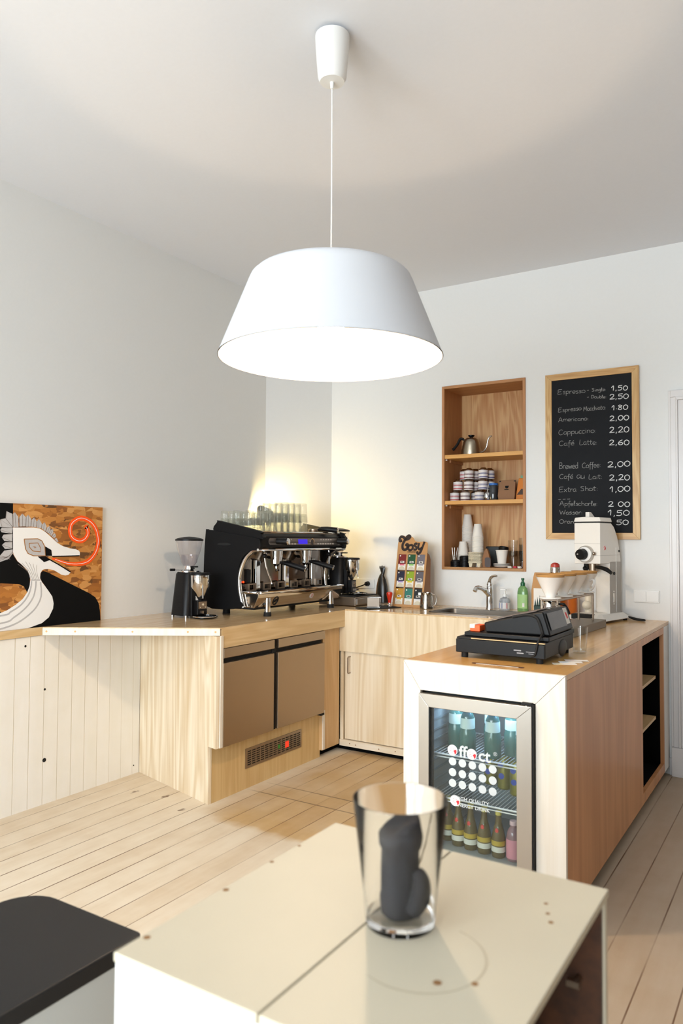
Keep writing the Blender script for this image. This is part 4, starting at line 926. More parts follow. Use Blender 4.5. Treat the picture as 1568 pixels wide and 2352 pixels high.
put('foil_bag', bo, col('dark_foil','1c1815',.3), bgp, False, sharp=60)
put('folded_top', MB().prism([(-.028,.248),(.0,.256),(.022,.246),(.012,.268),(.002,.262),(-.006,.272),(-.014,.262),(-.026,.268)], -.004, .004, 'y'), col('grey_foil','5c5854',.4), bgp, False)
put('gold_edge', MB().tube([(-.048,-.012,.05),(-.042,-.012,.12),(-.030,-.010,.175)],.0035,6), col('gold_foil','a07040',.3,metal=.8), bgp, False)
ou = thing('power_outlet','double grey white power socket plate low on the back wall in the corner','power outlet',(-2.92,YB,1.065))
put('plate', MB().box(-.098,.104,-.012,0,-.036,.036), M['white'], ou, False, bevel=.004)
put('socket', MB().cyl((.055,-.0121,.0),(.055,-.0145,.0),.024,seg=24), M['white'], ou, False)
pg = thing('power_plug','black round plug with a black cable in the corner wall socket','plug',(-2.865,YB-.0147,1.065))
put('plug_body', MB().cyl((0,-.0,0),(0,-.03,0),.019,.015,20), M['black'], pg, False, bevel=.002)
put('cable', MB().tube(spline([(0,-.028,0),(-.02,-.05,-.012),(-.07,-.06,-.03),(-.11,-.055,-.05),(-.12,-.045,-.02),(-.115,-.03,-.005)],6),.0042,6), M['rubber'], pg, False)

# tea rack -------------------------------------------------------
tr_ = thing('tea_display','kraft cardboard tea rack lettered in brown with nine tea pockets','display stand',(-2.37,4.66,SZ))
TH = radians(11)
ou_ = Vector((1,0,0)); ov_ = Vector((0,sin(TH),cos(TH)))*1.06
OO = Vector((-2.492,4.60,SZ+.001))
W_, H_ = .232, .445
prof_ = [(0,0),(W_,0),(W_,.395)]+sp2([(W_,.40),(W_-.004,.425),(W_-.03,.432),(W_-.07,.430),(W_-.10,.436),(W_-.115,.455),(W_-.135,.466),(W_-.165,.460),(W_-.18,.467),(W_-.205,.472),(W_-.225,.455),(.0,.42)],3)
# front panel with nine windows left open by layers: border strips + plain header
hdr = [(0,.355),(W_,.355)]+prof_[2:]
fp = MB(); fp.slab(hdr, -.0025, 0, OO, ou_, ov_)
cols_x = [.014,.086,.158]; cw = .060; rows_z = [.018,.130,.242]; rh = .104
for xa, xb in ((0,.014),(.074,.086),(.146,.158),(.218,W_)): fp.slab([(xa,0),(xb,0),(xb,.355),(xa,.355)], -.0025, 0, OO, ou_, ov_)
for i in range(3):
    for za, zb in ((0,.018),(.346,.355)): fp.slab([(cols_x[i],za),(cols_x[i]+cw,za),(cols_x[i]+cw,zb),(cols_x[i],zb)], -.0025, 0, OO, ou_, ov_)
put('front_panel', fp, M['kraft'], tr_)
sidep = [(0,0),(.13,0),(.118,.06),(.09,.15),(.075,.24),(.062,.33),(.035,.365),(0,.38)]
for x in (0, W_-.0025):
    O2 = OO+ou_*x
    put('side_panel', MB().prism([(O2.y+.002+a+b*sin(TH),O2.z+b*cos(TH)) for a,b in sidep], O2.x, O2.x+.0025, 'x'), M['kraft_d'], tr_)
put('back_panel', MB().box(OO.x+.003,OO.x+W_-.003,OO.y+.085,OO.y+.088,SZ+.001,SZ+.30), M['kraft_d'], tr_)
# logo: thick script strokes
lg = MB(); LO = OO - Vector((0,.0005,0)) ; LW = dict(O=LO, u=ou_, v=ov_)
def strokes(paths, off, sc, wd):
    for p in paths: lg.ribbon([(off[0]+a*sc, off[1]+b*sc) for a,b in sp2(p,5)], wd, w0=-.0, w1=.0006, **LW)
strokes([[(.28,.70),(.12,.66),(.06,.80),(.16,.97),(.36,.95),(.55,.80),(.80,.82),(.95,.98),(.80,1.05),(.62,.92)],[(.62,.92),(.50,.70),(.36,.40),(.40,.12),(.58,.02),(.76,.12),(.84,.34),(.72,.42),(.62,.30)]], (.004,.374), .092, .0185)
strokes([[(.50,.32),(.28,.28),(.22,.05),(.42,-.08),(.60,.06),(.58,.28),(.46,.34)]], (.064,.380), .088, .0150)
strokes([[(.55,.42),(.38,.46),(.28,.32),(.48,.16),(.44,-.02),(.22,.0)]], (.106,.380), .084, .0150)
strokes([[(.20,.52),(.14,.20),(.28,.02),(.48,.18)],[(.66,.62),(.52,.20),(.38,-.18),(.16,-.32),(.06,-.14)]], (.148,.378), .086, .0155)
put('logo', lg, col('logo_brown','241410',.7), tr_)
tl = MB(); text_mb('ORGANIC TEA', .0145, OO+ou_*.080+ov_*.3575-Vector((0,.0008,0)), ou_, ov_, mb=tl, bold=.0003)
put('logo_line', tl, col('logo_brown','241410',.7), tr_)
TC = [['b98a2c','2c7468','14171c'],['191a34','8aa41a','5c5860'],['741410','114a26','6a656e']]
TN = [['mustard yellow patterned','teal','black'],['navy blue','lime green','dark grey'],['dark red','bottle green','mid grey']]
TB = [['e0b23c','cfe0da','d8d4d4'],['9a86b8','d9c23a','b4aeb4'],['d66a80','8cc46a','b0aab0']]
RW = ('bottom','middle','top'); CWd = ('left','middle','right')
for r in range(3):
    for c in range(3):
        o = OO + ou_*cols_x[c] + ov_*rows_z[r]
        t = thing('tea_packet', '%s tea packet in the %s row, %s pocket of the cardboard rack' % (TN[r][c], RW[r], CWd[c]), 'tea packet', tuple(o), 0, 'tea packets in the cardboard rack')
        z0 = .0008 if r else .0005
        put('card', MB().slab([(.0008,z0),(cw-.0008,z0),(cw-.0008,rh),(.0008,rh)], -.012, -.004, o, ou_, ov_), M['paper'], t)
        put('cover', MB().slab([(.0008,.040),(cw-.0008,.040),(cw-.0008,rh),(.0008,rh)], -.004, -.0033, o, ou_, ov_), col('tea_'+TC[r][c],TC[r][c],.5,var=.25,bscale=150), t)
        put('colour_band', MB().slab([(.012,.031),(.048,.031),(.048,.040),(.012,.040)], -.004, -.0034, o, ou_, ov_), col('teab_'+TB[r][c],TB[r][c],.6), t)
        put('name_tag', MB().slab([(.016,.047),(.046,.047),(.046,.060),(.016,.060)], -.0033, -.0027, o, ou_, ov_), M['paper'], t)
        put('tag_print', MB().slab([(.020,.051),(.042,.050),(.041,.054),(.034,.055),(.030,.058),(.022,.057)], -.0027, -.0023, o, ou_, ov_), col('logo_brown','241410'), t)
        pts = [(.012+.005*cos(2*pi*k/12),.094+.005*sin(2*pi*k/12)) for k in range(12)]
        put('price_dot', MB().slab(pts, -.0033, -.0027, o, ou_, ov_), M['paper'], t)
        arc = [(.006,.002)]+[(cw/2-.024*cos(pi*k/10),.002+.024*sin(pi*k/10)) for k in range(1,10)]+[(cw-.006,.002)]
        put('thumb_cutout', MB().slab(arc, -.004, -.0030, o, ou_, ov_), col('cream_card','cfc6ae',.7), t)

# ================================================================ shelf niche
nc = thing('wall_shelf_box','tall pine box shelf set into the back wall with two boards','shelf',(-1.955,4.92,1.188))
t_ = .020; ya, yb = 4.912, 5.24
oN = rrect(NX0,NX1,NZ0,NZ1,.014,4); 
put('back_panel', MB().box(NX0+t_,NX1-t_,5.225,5.24,NZ0+t_,NZ1-t_), M['niche'], nc)
put('side_board', MB().box(NX0,NX0+t_,ya,yb,NZ0,NZ1), M['niche_d'], nc, bevel=.002)
put('side_board', MB().box(NX1-t_,NX1,ya,yb,NZ0,NZ1), M['niche_d'], nc, bevel=.002)
put('top_board', MB().box(NX0+t_,NX1-t_,ya,yb,NZ1-t_,NZ1), wood('pine_top','b98352','9c6c3e','x',1,.5,.8), nc)
put('bottom_board', MB().box(NX0+t_,NX1-t_,ya,yb,NZ0,NZ0+t_), wood('pine_bottom','b98a58','9c7040','x',1,.5,.8), nc)
for z in (2.003, 1.676):
    put('shelf_board', MB().box(NX0+t_,NX1-t_,4.918,5.225,z-.027,z), M['shelf'], nc, bevel=.0015)
put('shelf_pin', MB().cyl((NX0+t_,4.94,1.970),(NX0+t_+.01,4.94,1.970),.005,seg=8).cyl((NX0+t_,4.94,1.643),(NX0+t_+.01,4.94,1.643),.005,seg=8), M['white'], nc)
put('batten', MB().box(NX0+t_,NX0+t_+.012,5.0,5.22,1.625,1.648).box(NX0+t_,NX0+t_+.012,5.0,5.22,1.955,1.975), M['niche_d'], nc)
Z1_, Z2_, Z3_ = 2.0032, 1.6762, NZ0+t_+.0002
# kettle
kt = thing('kettle','brushed steel gooseneck kettle with black handle on the top shelf board','kettle',(-2.085,5.03,Z1_))
k_ = lambda n, mb, m, **k: put(n, mb, m, kt, False, **k)
k_('kettle_body', MB().lathe([(0,.0003),(.074,.0003),(.076,.006),(.070,.028),(.072,.034),(.064,.056),(.066,.062),(.058,.084),(.059,.090),(.050,.112),(.044,.118),(0,.118)],32), col('kettle_steel','a59a88',.3,metal=1), sharp=50)
k_('lid', MB().lathe([(0,.117),(.043,.117),(.036,.124),(0,.126)],24), M['steel'])
k_('lid_knob', MB().lathe([(0,.124),(.010,.124),(.012,.130),(.022,.138),(.023,.146),(0,.148)],20), M['black'])
k_('spout', MB().tube(spline([(.060,-.004,.018),(.092,-.008,.022),(.118,-.012,.05),(.128,-.014,.09),(.140,-.016,.118),(.160,-.018,.128)],7), .0055, 10), M['steel_l'])
k_('handle', MB().tube(spline([(-.048,.0,.104),(-.062,-.002,.120),(-.083,-.004,.122),(-.105,-.006,.085),(-.125,-.008,.06),(-.140,-.008,.048)],6), [.006]*6+[.010]*14+[.0095]*6+[.011]*5, 10), M['black'])
# tins
def tin(loc, c1, label, proto=None):
    t = thing('tin', label, 'tin', loc, 0, 'striped tins on the middle shelf')
    r = .034
    put('tin_body', MB().lathe([(0,.0003),(r,.0003),(r,.058),(0,.058)],24), col('tin_label','dcd6d4',.45), t, False)
    put('stripe', MB().lathe([(r+.0005,.006),(r+.0005,.013)],24).lathe([(r+.0005,.029),(r+.0005,.033)],24).lathe([(r+.0005,.036),(r+.0005,.039)],24), c1, t, False)
    put('lid', MB().lathe([(0,.077),(.017,.077),(.020,.072),(.030,.066),(.033,.058),(0,.058)],24), col('tin_metal','9c8c80',.25,metal=1), t, False)
    return t
rd = col('stripe_red','b23440',.5); mr = col('stripe_maroon','5c2430',.5); bl = col('stripe_blue','3a3f7a',.5)
cn = {0:'red-striped',1:'maroon-striped',2:'blue-striped'}; cm = {0:rd,1:mr,2:bl}
pr = {}
TH_ = .0785
tins = []
for row, (xs_, ys_) in enumerate((((-2.200,-2.120,-2.012),(5.0,5.0,5.0)),((-2.175,-2.098,-1.99),(5.0,5.01,5.01)),((-2.150,-2.095,-1.987),(5.06,5.01,5.01)))):
    for c in range(3):
        tins.append((xs_[c], ys_[c], row, c, 'front'))
for row in range(3):
    tins.append((-2.075,5.085,row,1,'back')); tins.append((-1.968 if row else -1.975,5.085,row,2,'back'))
rn = ('bottom','middle','top')
for x,y,row,c,w_ in tins:
    lab_ = '%s white tin in the %s layer of the tin pyramid%s' % (cn[c], rn[row], '' if w_=='front' else ', set behind the front one')
    loc = (x,y,Z2_+row*TH_)
    if c not in pr: pr[c] = tin(loc, cm[c], lab_)
    else: dup(pr[c], loc, label=lab_)
jr = thing('storage_jar','dark glass jar with blue lid and a steel spoon on the middle shelf','jar',(-1.915,5.02,Z2_))
put('jar_body', MB().lathe([(0,.0003),(.030,.0003),(.031,.004),(.031,.10),(.028,.106),(0,.106)],20), col('smoked_glass','2a2f33',.08,spec=.8), jr, False)
put('lid', MB().lathe([(0,.120),(.031,.120),(.032,.106),(0,.106)],20), col('blue_lid','2a6ab8',.4), jr, False)
sp = thing('spoon','small steel spoon leaning on the dark jar on the middle shelf','spoon',(-1.948,4.975,Z2_))
put('spoon_stem', MB().tube([(.010,.006,.110),(.002,.0,.05)],.0028,8), M['steel_l'], sp, False)
put('spoon_bowl', MB().sphere((-.004,-.002,.030),.012,12,0,1,.35,2.0), M['chrome'], sp, False)
kb_ = thing('coffee_pouch','brown paper coffee pouch with a black cup print on the middle shelf','bag',(-1.815,5.03,Z2_))
vs=[]; 
for z,w_,d_ in ((.0003,.056,.030),(.03,.062,.034),(.08,.060,.022),(.128,.058,.006),(.140,.058,.004)): vs += [(-w_,-d_,z),(w_,-d_,z),(w_,d_,z),(-w_,d_,z)]
put('paper_pouch', MB().add(vs,[(3,2,1,0)]+[(r*4+i,r*4+(i+1)%4,(r+1)*4+(i+1)%4,(r+1)*4+i) for r in range(4) for i in range(4)]+[(16,17,18,19)]), col('pouch_brown','8a6446',.75), kb_, False, bevel=.003)
tilt = Vector((0,.0333,.1)).normalized(); OP = (0,-.0225,.083)
put('cup_print', MB().slab([(-.013,.018),(.013,.018),(.011,.004),(.005,-.002),(-.005,-.002),(-.011,.004)],0,.0006,OP,(1,0,0),tilt).slab([(-.018,-.008),(.018,-.008),(.012,-.013),(-.012,-.013)],0,.0006,OP,(1,0,0),tilt), M['black'], kb_, False)
put('corner_clip', MB().box(-.058,-.047,-.0085,-.004,.128,.136).box(.047,.058,-.0085,-.004,.128,.136), M['black'], kb_, False)
op = thing('orange_pouch','orange snack pouch half hidden by the right side of the shelf box','bag',(-1.71,5.03,Z2_))
vs=[]
for z,w_,d_ in ((.0003,.040,.026),(.05,.036,.022),(.11,.030,.010),(.15,.026,.003)): vs += [(-w_,-d_,z),(w_,-d_,z),(w_,d_,z),(-w_,d_,z)]
put('foil_pouch', MB().add(vs,[(3,2,1,0)]+[(r*4+i,r*4+(i+1)%4,(r+1)*4+(i+1)%4,(r+1)*4+i) for r in range(3) for i in range(4)]+[(12,13,14,15)]), col('pouch_orange','c9751c',.5), op, False, bevel=.003)
put('dark_print', MB().prism([(-.032,.035),(.03,.035),(.03,.07),(.0,.075)], -.0255, -.0235, 'y'), col('print_dark','3a2418',.6), op, False)
put('green_tip', MB().box(-.012,.012,-.003,.003,.150,.168), col('tip_green','6a9a7a',.5), op, False)
# paper cup stacks (each cup its own)
def pcup(loc, label, group, r0=.026, r1=.040, h=.098, inv=True, src=None):
    if src is not None:
        o = src.copy(); COL.objects.link(o); o.location = loc; o['label'] = label; o['group'] = group; return o
    pf_ = [(r1,.0),(r1+.0022,.002),(r1+.0022,.006),(r1,.008),(r0,h-.001),(r0-.002,h-.001),(r0-.003,h-.006),(0,h-.006)] if inv else [(0,.006),(r0-.003,.006),(r0-.002,0),(r0,0),(r1,h-.006),(r1+.002,h-.005),(r1+.002,h-.001),(r1-.001,h),(r1-.002,h-.006),(r0-.001,.009),(0,.009)]
    o = put('paper_cup', MB().lathe(pf_,24), M['paper']); o.location = loc; return tag(o, label, 'cup', group)
src = None
for name, x, y, n in (('tallest',-2.170,5.165,28),('middle-height',-2.045,5.05,21),('short',-2.166,5.07,9)):
    for k in range(n):
        l = 'white paper cup turned upside down in the %s stack on the bottom shelf' % name if k < n-1 else 'topmost upturned white paper cup of the %s stack on the bottom shelf' % name
        o = pcup((x,y,Z3_+k*.0104*(1 if name!='short' else .98)), l, 'paper cups in stacks on the bottom shelf', src=src); src = src or o
# spoon jar, lids, cup carriers, brown pouch, plates, cup, glasses
sj = tumbler('spoon_jar','clear glass full of teaspoons at the left end of the bottom shelf',(-2.207,5.0,Z3_),.024,.029,.085)
for i,(dx,dy,a) in enumerate(((-.006,.004,-.10),(.003,.0,.02),(.010,.005,.16))):
    s_ = thing('teaspoon','teaspoon handle-up in the left glass, %s of the three' % ('leftmost','middle','rightmost')[i],'spoon',(-2.207+dx,5.0+dy,Z3_+.010),0,'teaspoons in the glass')
    put('stem', MB().tube([(0,0,.03),(a*.10,0,.125)],[.002,.0035],8), M['steel_l'], s_, False)
    put('bowl', MB().sphere((-.001,-.002*i,.018),.010,12,0,.8,.4,1.7), M['chrome'], s_, False)
ldp = None
for x,y,n,w_ in ((-2.172,4.960,5,'low'),(-2.105,4.962,9,'tall')):
    for k in range(n):
        loc = (x,y,Z3_+k*.0082); l = 'black plastic cup lid in the %s stack of lids on the bottom shelf' % w_
        if ldp is None: ldp = tag(put('plastic_cup_cover', MB().lathe([(.038,.0),(.041,.001),(.041,.006),(.036,.008),(.033,.014),(0,.014)],24), M['black']), l, 'lid', 'black cup lids'); ldp.location = loc
        else:
            o = ldp.copy(); COL.objects.link(o); o.location = loc; o['label'] = l
ccp = None
for k in range(9):
    loc = (-2.020,4.963,Z3_+.030+k*.0085); l = 'cream pulp cup carrier in the stack in the middle of the bottom shelf'
    if ccp is None:
        a = MB(); a.prism(rrect(-.048,.048,-.04,.04,.01,3),0,.006,'z')
        for x in (-.03,.03): a.prism([(x-.015,-.0),(x+.015,-.0),(x+.009,-.028),(x-.009,-.028)],-.035,.035,'y')
        ccp = tag(put('cup_carrier', a, M['cream'], bevel=.001), l, 'carrier', 'stacked cup carriers'); ccp.location = loc
    else:
        if k == 1: src_ = tag(put('cup_carrier', MB().prism(rrect(-.048,.048,-.04,.04,.01,3),0,.006,'z'), M['cream'], bevel=.001), l, 'carrier', 'stacked cup carriers'); src_.location = loc; continue
        o = src_.copy(); COL.objects.link(o); o.location = loc; o['label'] = l
tb = tag(put('tray', MB().box(-2.03,-1.93,5.16,5.20,Z3_,Z3_+.145), col('dark_tray','2c3438',.5), bevel=.008), 'dark slate box standing against the back of the bottom shelf', 'box')
wb_ = thing('wooden_block','rounded brown wooden scoop block leaning in the middle of the bottom shelf','block',(-1.945,4.965,Z3_))
put('block', MB().prism(sp2([(-.026,.0),(-.030,.05),(-.016,.105),(.0,.132),(.014,.11),(.026,.06),(.030,.0)],4), -.012, .012, 'y'), col('scoop_brown','86582e',.5,var=.15,bscale=30), wb_, False, bevel=.003)
put('dark_base', MB().prism(rrect(-.008,.034,.004,.07,.012,3), -.016, -.0125, 'y'), col('scoop_dark','4a4040',.3), wb_, False)
sp_ = None
for k in range(3):
    loc = (-1.842,4.985,Z3_+k*.0085); l = ('lowest','middle','topmost')[k]+' of three small white saucers under the paper cup'
    if sp_ is None:
        sp_ = tag(put('saucer', MB().lathe([(0,.002),(.03,.0003),(.033,.0003),(.058,.011),(.059,.013),(.033,.006),(0,.005)],32), M['porcelain']), l, 'saucer', 'saucers on the bottom shelf'); sp_.location = loc
    else:
        o = sp_.copy(); COL.objects.link(o); o.location = loc; o['label'] = l
pcup((-1.842,4.985,Z3_+.0225), 'single upright white paper cup standing on the saucers', None, .027, .041, .100, False)
for x,y,n,w_ in ((-1.79,5.06,2,'left'),(-1.705,5.04,3,'right')):
    for k in range(n):
        tumbler('tumbler','clear glass tumbler, %s in the %s stack on the bottom shelf' % (('lowest','second','topmost')[k] , w_), (x,y,Z3_+k*(.075 if w_=='left' else .046)), .028,.034,.115,'tumblers on the bottom shelf')
tumbler('tumbler','clear glass tumbler alone between the two stacks on the bottom shelf',(-1.742,5.10,Z3_),.028,.034,.115,'tumblers on the bottom shelf')
bs = MB().cyl((-1.885,5.09,Z3_+.036),(-1.875,5.12,Z3_+.14),.032,.034,seg=20)
tag(put('black_cup', bs, M['black']), 'black tilted cup behind the single paper cup', 'cup')
for i,(x,c,l) in enumerate(((-1.775,'e0dcd4','white folded sugar stick at the front right of the bottom shelf'),(-1.735,'b01f30','red wrapped sweet at the front right of the bottom shelf'),(-1.705,'e8e4dc','white wrapped sweet in the front right corner of the bottom shelf'))):
    t = thing('sweet', l, 'sweet', (x,4.945,Z3_+.0002), .5-i*.5)
    put('wrapper', MB().box(-.012,.012,-.007,.007,0,.014), col('sweet_%d'%i,c,.5), t, False, bevel=.002)
    put('wrapper_twist', MB().prism([(.012,-.003),(.019,-.006),(.019,.006),(.012,.003)],.005,.009,'z'), col('sweet_%d'%i,c), t, False)
# ================================================================ chalkboard with the handwritten price list
cb = thing('chalkboard','black menu chalkboard in a light oak frame with handwritten coffee prices','chalkboard',(-1.215,YB,1.95))
CX0, CX1, CZ0, CZ1, fw_ = -1.508, -.922, 1.406, 2.4905, .042
put('slate', MB().box(CX0+fw_-.004,CX1-fw_+.004,YB-.018,YB-.004,CZ0+fw_-.004,CZ1-fw_+.004), M['board'], cb)
UVb = ((1,0,0),(0,0,1)); fo = (0,YB-.0005,0)
for poly in ([(CX0,CZ0),(CX0+fw_,CZ0+fw_),(CX0+fw_,CZ1-fw_),(CX0,CZ1)],[(CX1-fw_,CZ0+fw_),(CX1,CZ0),(CX1,CZ1),(CX1-fw_,CZ1-fw_)]):
    put('frame_upright', MB().slab(poly, 0, .024, fo, *UVb), M['frame'], cb, bevel=.0012)
for poly in ([(CX0,CZ1),(CX0+fw_,CZ1-fw_),(CX1-fw_,CZ1-fw_),(CX1,CZ1)],[(CX0,CZ0),(CX1,CZ0),(CX1-fw_,CZ0+fw_),(CX0+fw_,CZ0+fw_)]):
    put('frame_rail', MB().slab(poly, 0, .024, fo, *UVb), M['frame_h'], cb, bevel=.0012)
# pen strokes: glyph -> (advance, list of strokes); cap height 1, x height .55
O5 = [(.28,.55),(.06,.45),(.05,.12),(.25,0),(.46,.12),(.46,.42),(.28,.55)]
GL = {
'E':(.72,[[(.62,.98),(.08,.95),(.06,.5),(.02,.0),(.6,.06)],[(.06,.5),(.5,.54)]]),
's':(.46,[[(.4,.5),(.2,.56),(.1,.42),(.36,.22),(.3,.02),(.04,.04)]]),
'p':(.55,[[(.08,.55),(.06,-.4)],[(.08,.4),(.28,.56),(.48,.4),(.4,.08),(.08,.08)]]),
'r':(.42,[[(.08,.55),(.08,0)],[(.08,.35),(.22,.54),(.4,.5)]]),
'e':(.5,[[(.06,.26),(.44,.32),(.36,.55),(.12,.5),(.05,.2),(.2,0),(.46,.08)]]),
'o':(.52,[O5]),'a':(.52,[[(.42,.5),(.16,.52),(.04,.2),(.18,0),(.4,.14),(.44,.52)],[(.44,.52),(.44,.06),(.52,.02)]]),
'-':(.6,[[(.1,.42),(.46,.44)]]),' ':(.4,[]),':':(.3,[[(.1,.42),(.14,.44)],[(.1,.06),(.14,.08)]]),
'S':(.6,[[(.52,.9),(.26,1),(.08,.78),(.44,.42),(.4,.06),(.06,.06)]]),
'i':(.24,[[(.1,.52),(.1,0)],[(.1,.75),(.13,.78)]]),
'n':(.54,[[(.08,.55),(.08,0)],[(.08,.36),(.26,.55),(.42,.42),(.44,0)]]),
'g':(.52,[[(.42,.5),(.16,.54),(.05,.25),(.22,.06),(.42,.2)],[(.43,.52),(.42,-.3),(.2,-.42),(.04,-.28)]]),
'l':(.3,[[(.06,.1),(.22,.75),(.2,1),(.1,.9),(.1,.1),(.26,.02)]]),
'D':(.72,[[(.1,1),(.1,0)],[(.02,.98),(.4,.95),(.62,.6),(.5,.15),(.04,0)]]),
'u':(.54,[[(.06,.55),(.06,.14),(.2,0),(.4,.16),(.44,.55)],[(.44,.55),(.46,0)]]),
'b':(.5,[[(.08,1),(.08,.06),(.36,.02),(.44,.3),(.26,.52),(.08,.36)]]),
'M':(.8,[[(.04,0),(.12,1),(.36,.35),(.64,1),(.72,0)]]),
'c':(.44,[[(.4,.48),(.16,.54),(.05,.25),(.16,.02),(.4,.06)]]),
'h':(.54,[[(.08,1),(.08,0)],[(.08,.36),(.28,.55),(.42,.4),(.44,0)]]),
't':(.42,[[(.18,.9),(.16,.1),(.34,.02)],[(.0,.6),(.4,.62)]]),
'A':(.74,[[(.0,0),(.34,1),(.62,0)],[(.1,.36),(.54,.38)]]),
'm':(.78,[[(.06,.55),(.06,0)],[(.06,.36),(.22,.55),(.36,.4),(.36,0)],[(.36,.36),(.54,.55),(.68,.4),(.7,0)]]),
'C':(.68,[[(.6,.85),(.36,1),(.08,.7),(.06,.25),(.3,0),(.6,.14)]]),
'f':(.4,[[(.42,.9),(.28,1),(.2,.7),(.18,-.4)],[(.02,.52),(.38,.54)]]),
'é':(.5,[[(.06,.26),(.44,.32),(.36,.55),(.12,.5),(.05,.2),(.2,0),(.46,.08)],[(.26,.72),(.42,.95)]]),
'L':(.6,[[(.1,1),(.06,0),(.54,.04)]]),
'B':(.64,[[(.1,1),(.08,0)],[(.06,1),(.46,.95),(.46,.62),(.12,.52),(.52,.44),(.54,.1),(.06,.0)]]),
'w':(.7,[[(.02,.55),(.16,.0),(.32,.45),(.48,0),(.64,.55)]]),
'd':(.54,[[(.42,.48),(.16,.54),(.05,.2),(.18,0),(.42,.14)],[(.44,1),(.44,0)]]),
'x':(.5,[[(.04,.55),(.44,0)],[(.42,.55),(.02,0)]]),
'O':(.78,[[(.38,1),(.08,.75),(.1,.2),(.38,0),(.66,.25),(.66,.75),(.38,1)]]),
'W':(.96,[[(.02,.98),(.2,0),(.44,.7),(.66,0),(.9,1)]]),
',':(.3,[[(.16,.12),(.1,-.2)]]),'.':(.3,[[(.1,.3),(.14,.33)]]),
'0':(.66,[[(.32,1),(.08,.72),(.08,.25),(.3,0),(.54,.25),(.56,.72),(.32,1)]]),
'1':(.5,[[(.04,.6),(.3,1),(.28,0)]]),
'2':(.66,[[(.06,.78),(.26,1),(.5,.86),(.42,.5),(.04,.02)],[(.04,.02),(.6,.04)]]),
'5':(.66,[[(.58,1),(.14,.97)],[(.14,.97),(.12,.58)],[(.12,.58),(.42,.6),(.54,.32),(.36,.02),(.04,.06)]]),
'6':(.66,[[(.5,.96),(.2,.7),(.06,.25),(.28,0),(.52,.16),(.44,.45),(.1,.36)]]),
'8':(.62,[[(.44,.86),(.24,1),(.1,.8),(.46,.3),(.32,0),(.08,.12),(.14,.4),(.48,.75),(.44,.88)]]),
}
LINES = [('Espresso', -1.426, 2.356, -1.252, 2.351, 0.031), ('- Single:', -1.24, 2.356, -1.12, 2.349, 0.021), ('1,50', -1.089, 2.347, -0.99, 2.34, 0.029), ('- Double:', -1.24, 2.312, -1.118, 2.302, 0.02), ('2,50', -1.1, 2.292, -0.984, 2.288, 0.031), ('Espresso', -1.423, 2.238, -1.276, 2.24, 0.028), ('Macchiato:', -1.261, 2.232, -1.121, 2.233, 0.029), ('1.80', -1.088, 2.221, -0.988, 2.22, 0.03), ('Americano:', -1.423, 2.175, -1.229, 2.171, 0.028), ('2,00', -1.101, 2.156, -0.984, 2.153, 0.031), ('Cappuccino:', -1.422, 2.089, -1.183, 2.088, 0.034), ('2,20', -1.102, 2.08, -0.983, 2.076, 0.035), ('Café', -1.421, 2.016, -1.325, 2.015, 0.032), ('Latte:', -1.288, 2.016, -1.177, 2.011, 0.032), ('2,60', -1.105, 2.002, -0.982, 1.996, 0.032), ('Brewed', -1.42, 1.866, -1.299, 1.865, 0.04), ('Coffee:', -1.272, 1.866, -1.155, 1.866, 0.033), ('2,00', -1.115, 1.864, -0.979, 1.861, 0.034), ('Café', -1.419, 1.801, -1.333, 1.8, 0.03), ('au', -1.309, 1.798, -1.258, 1.797, 0.042), ('Lait:', -1.232, 1.793, -1.147, 1.791, 0.03), ('2,20', -1.105, 1.78, -0.982, 1.776, 0.034), ('Extra', -1.421, 1.715, -1.312, 1.715, 0.032), ('Shot:', -1.285, 1.717, -1.174, 1.716, 0.031), ('1,00', -1.103, 1.706, -0.981, 1.707, 0.034), ('---', -1.432, 1.66, -1.348, 1.66, 0.018), ('Apfelschorle:', -1.417, 1.625, -1.177, 1.62, 0.03), ('2 00', -1.112, 1.613, -0.983, 1.611, 0.031), ('Wasser:', -1.418, 1.569, -1.271, 1.567, 0.028), ('1,50', -1.117, 1.557, -0.986, 1.555, 0.033), ('Oran', -1.422, 1.51, -1.328, 1.509, 0.026), ('50', -1.066, 1.499, -0.991, 1.498, 0.031)]
random.seed(5)
for txt, x0, z0, x1, z1, h in LINES:
    tot = sum(GL[c][0] for c in txt)-.08; sx = (x1-x0)/tot; num = txt[0].isdigit()
    tgt = MB(); a = 0
    for c in txt:
        w_, st = GL[c]; jx, jz = random.uniform(-.02,.02), random.uniform(-.04,.04)
        for s_ in st:
            pts = [(x0+(a+p[0]+jx)*sx, z0+(z1-z0)*(a/tot)+(p[1]+jz)*h) for p in s_]
            if len(pts) > 2: pts = sp2(pts, 4)
            tgt.ribbon(pts, .0046 if num else .0023, (0,YB-.0181,0), *UVb, 0, .0006)
        a += w_
    put('chalk_price' if num else 'chalk_word', tgt, M['chalk'] if num else M['chalkdim'], cb)

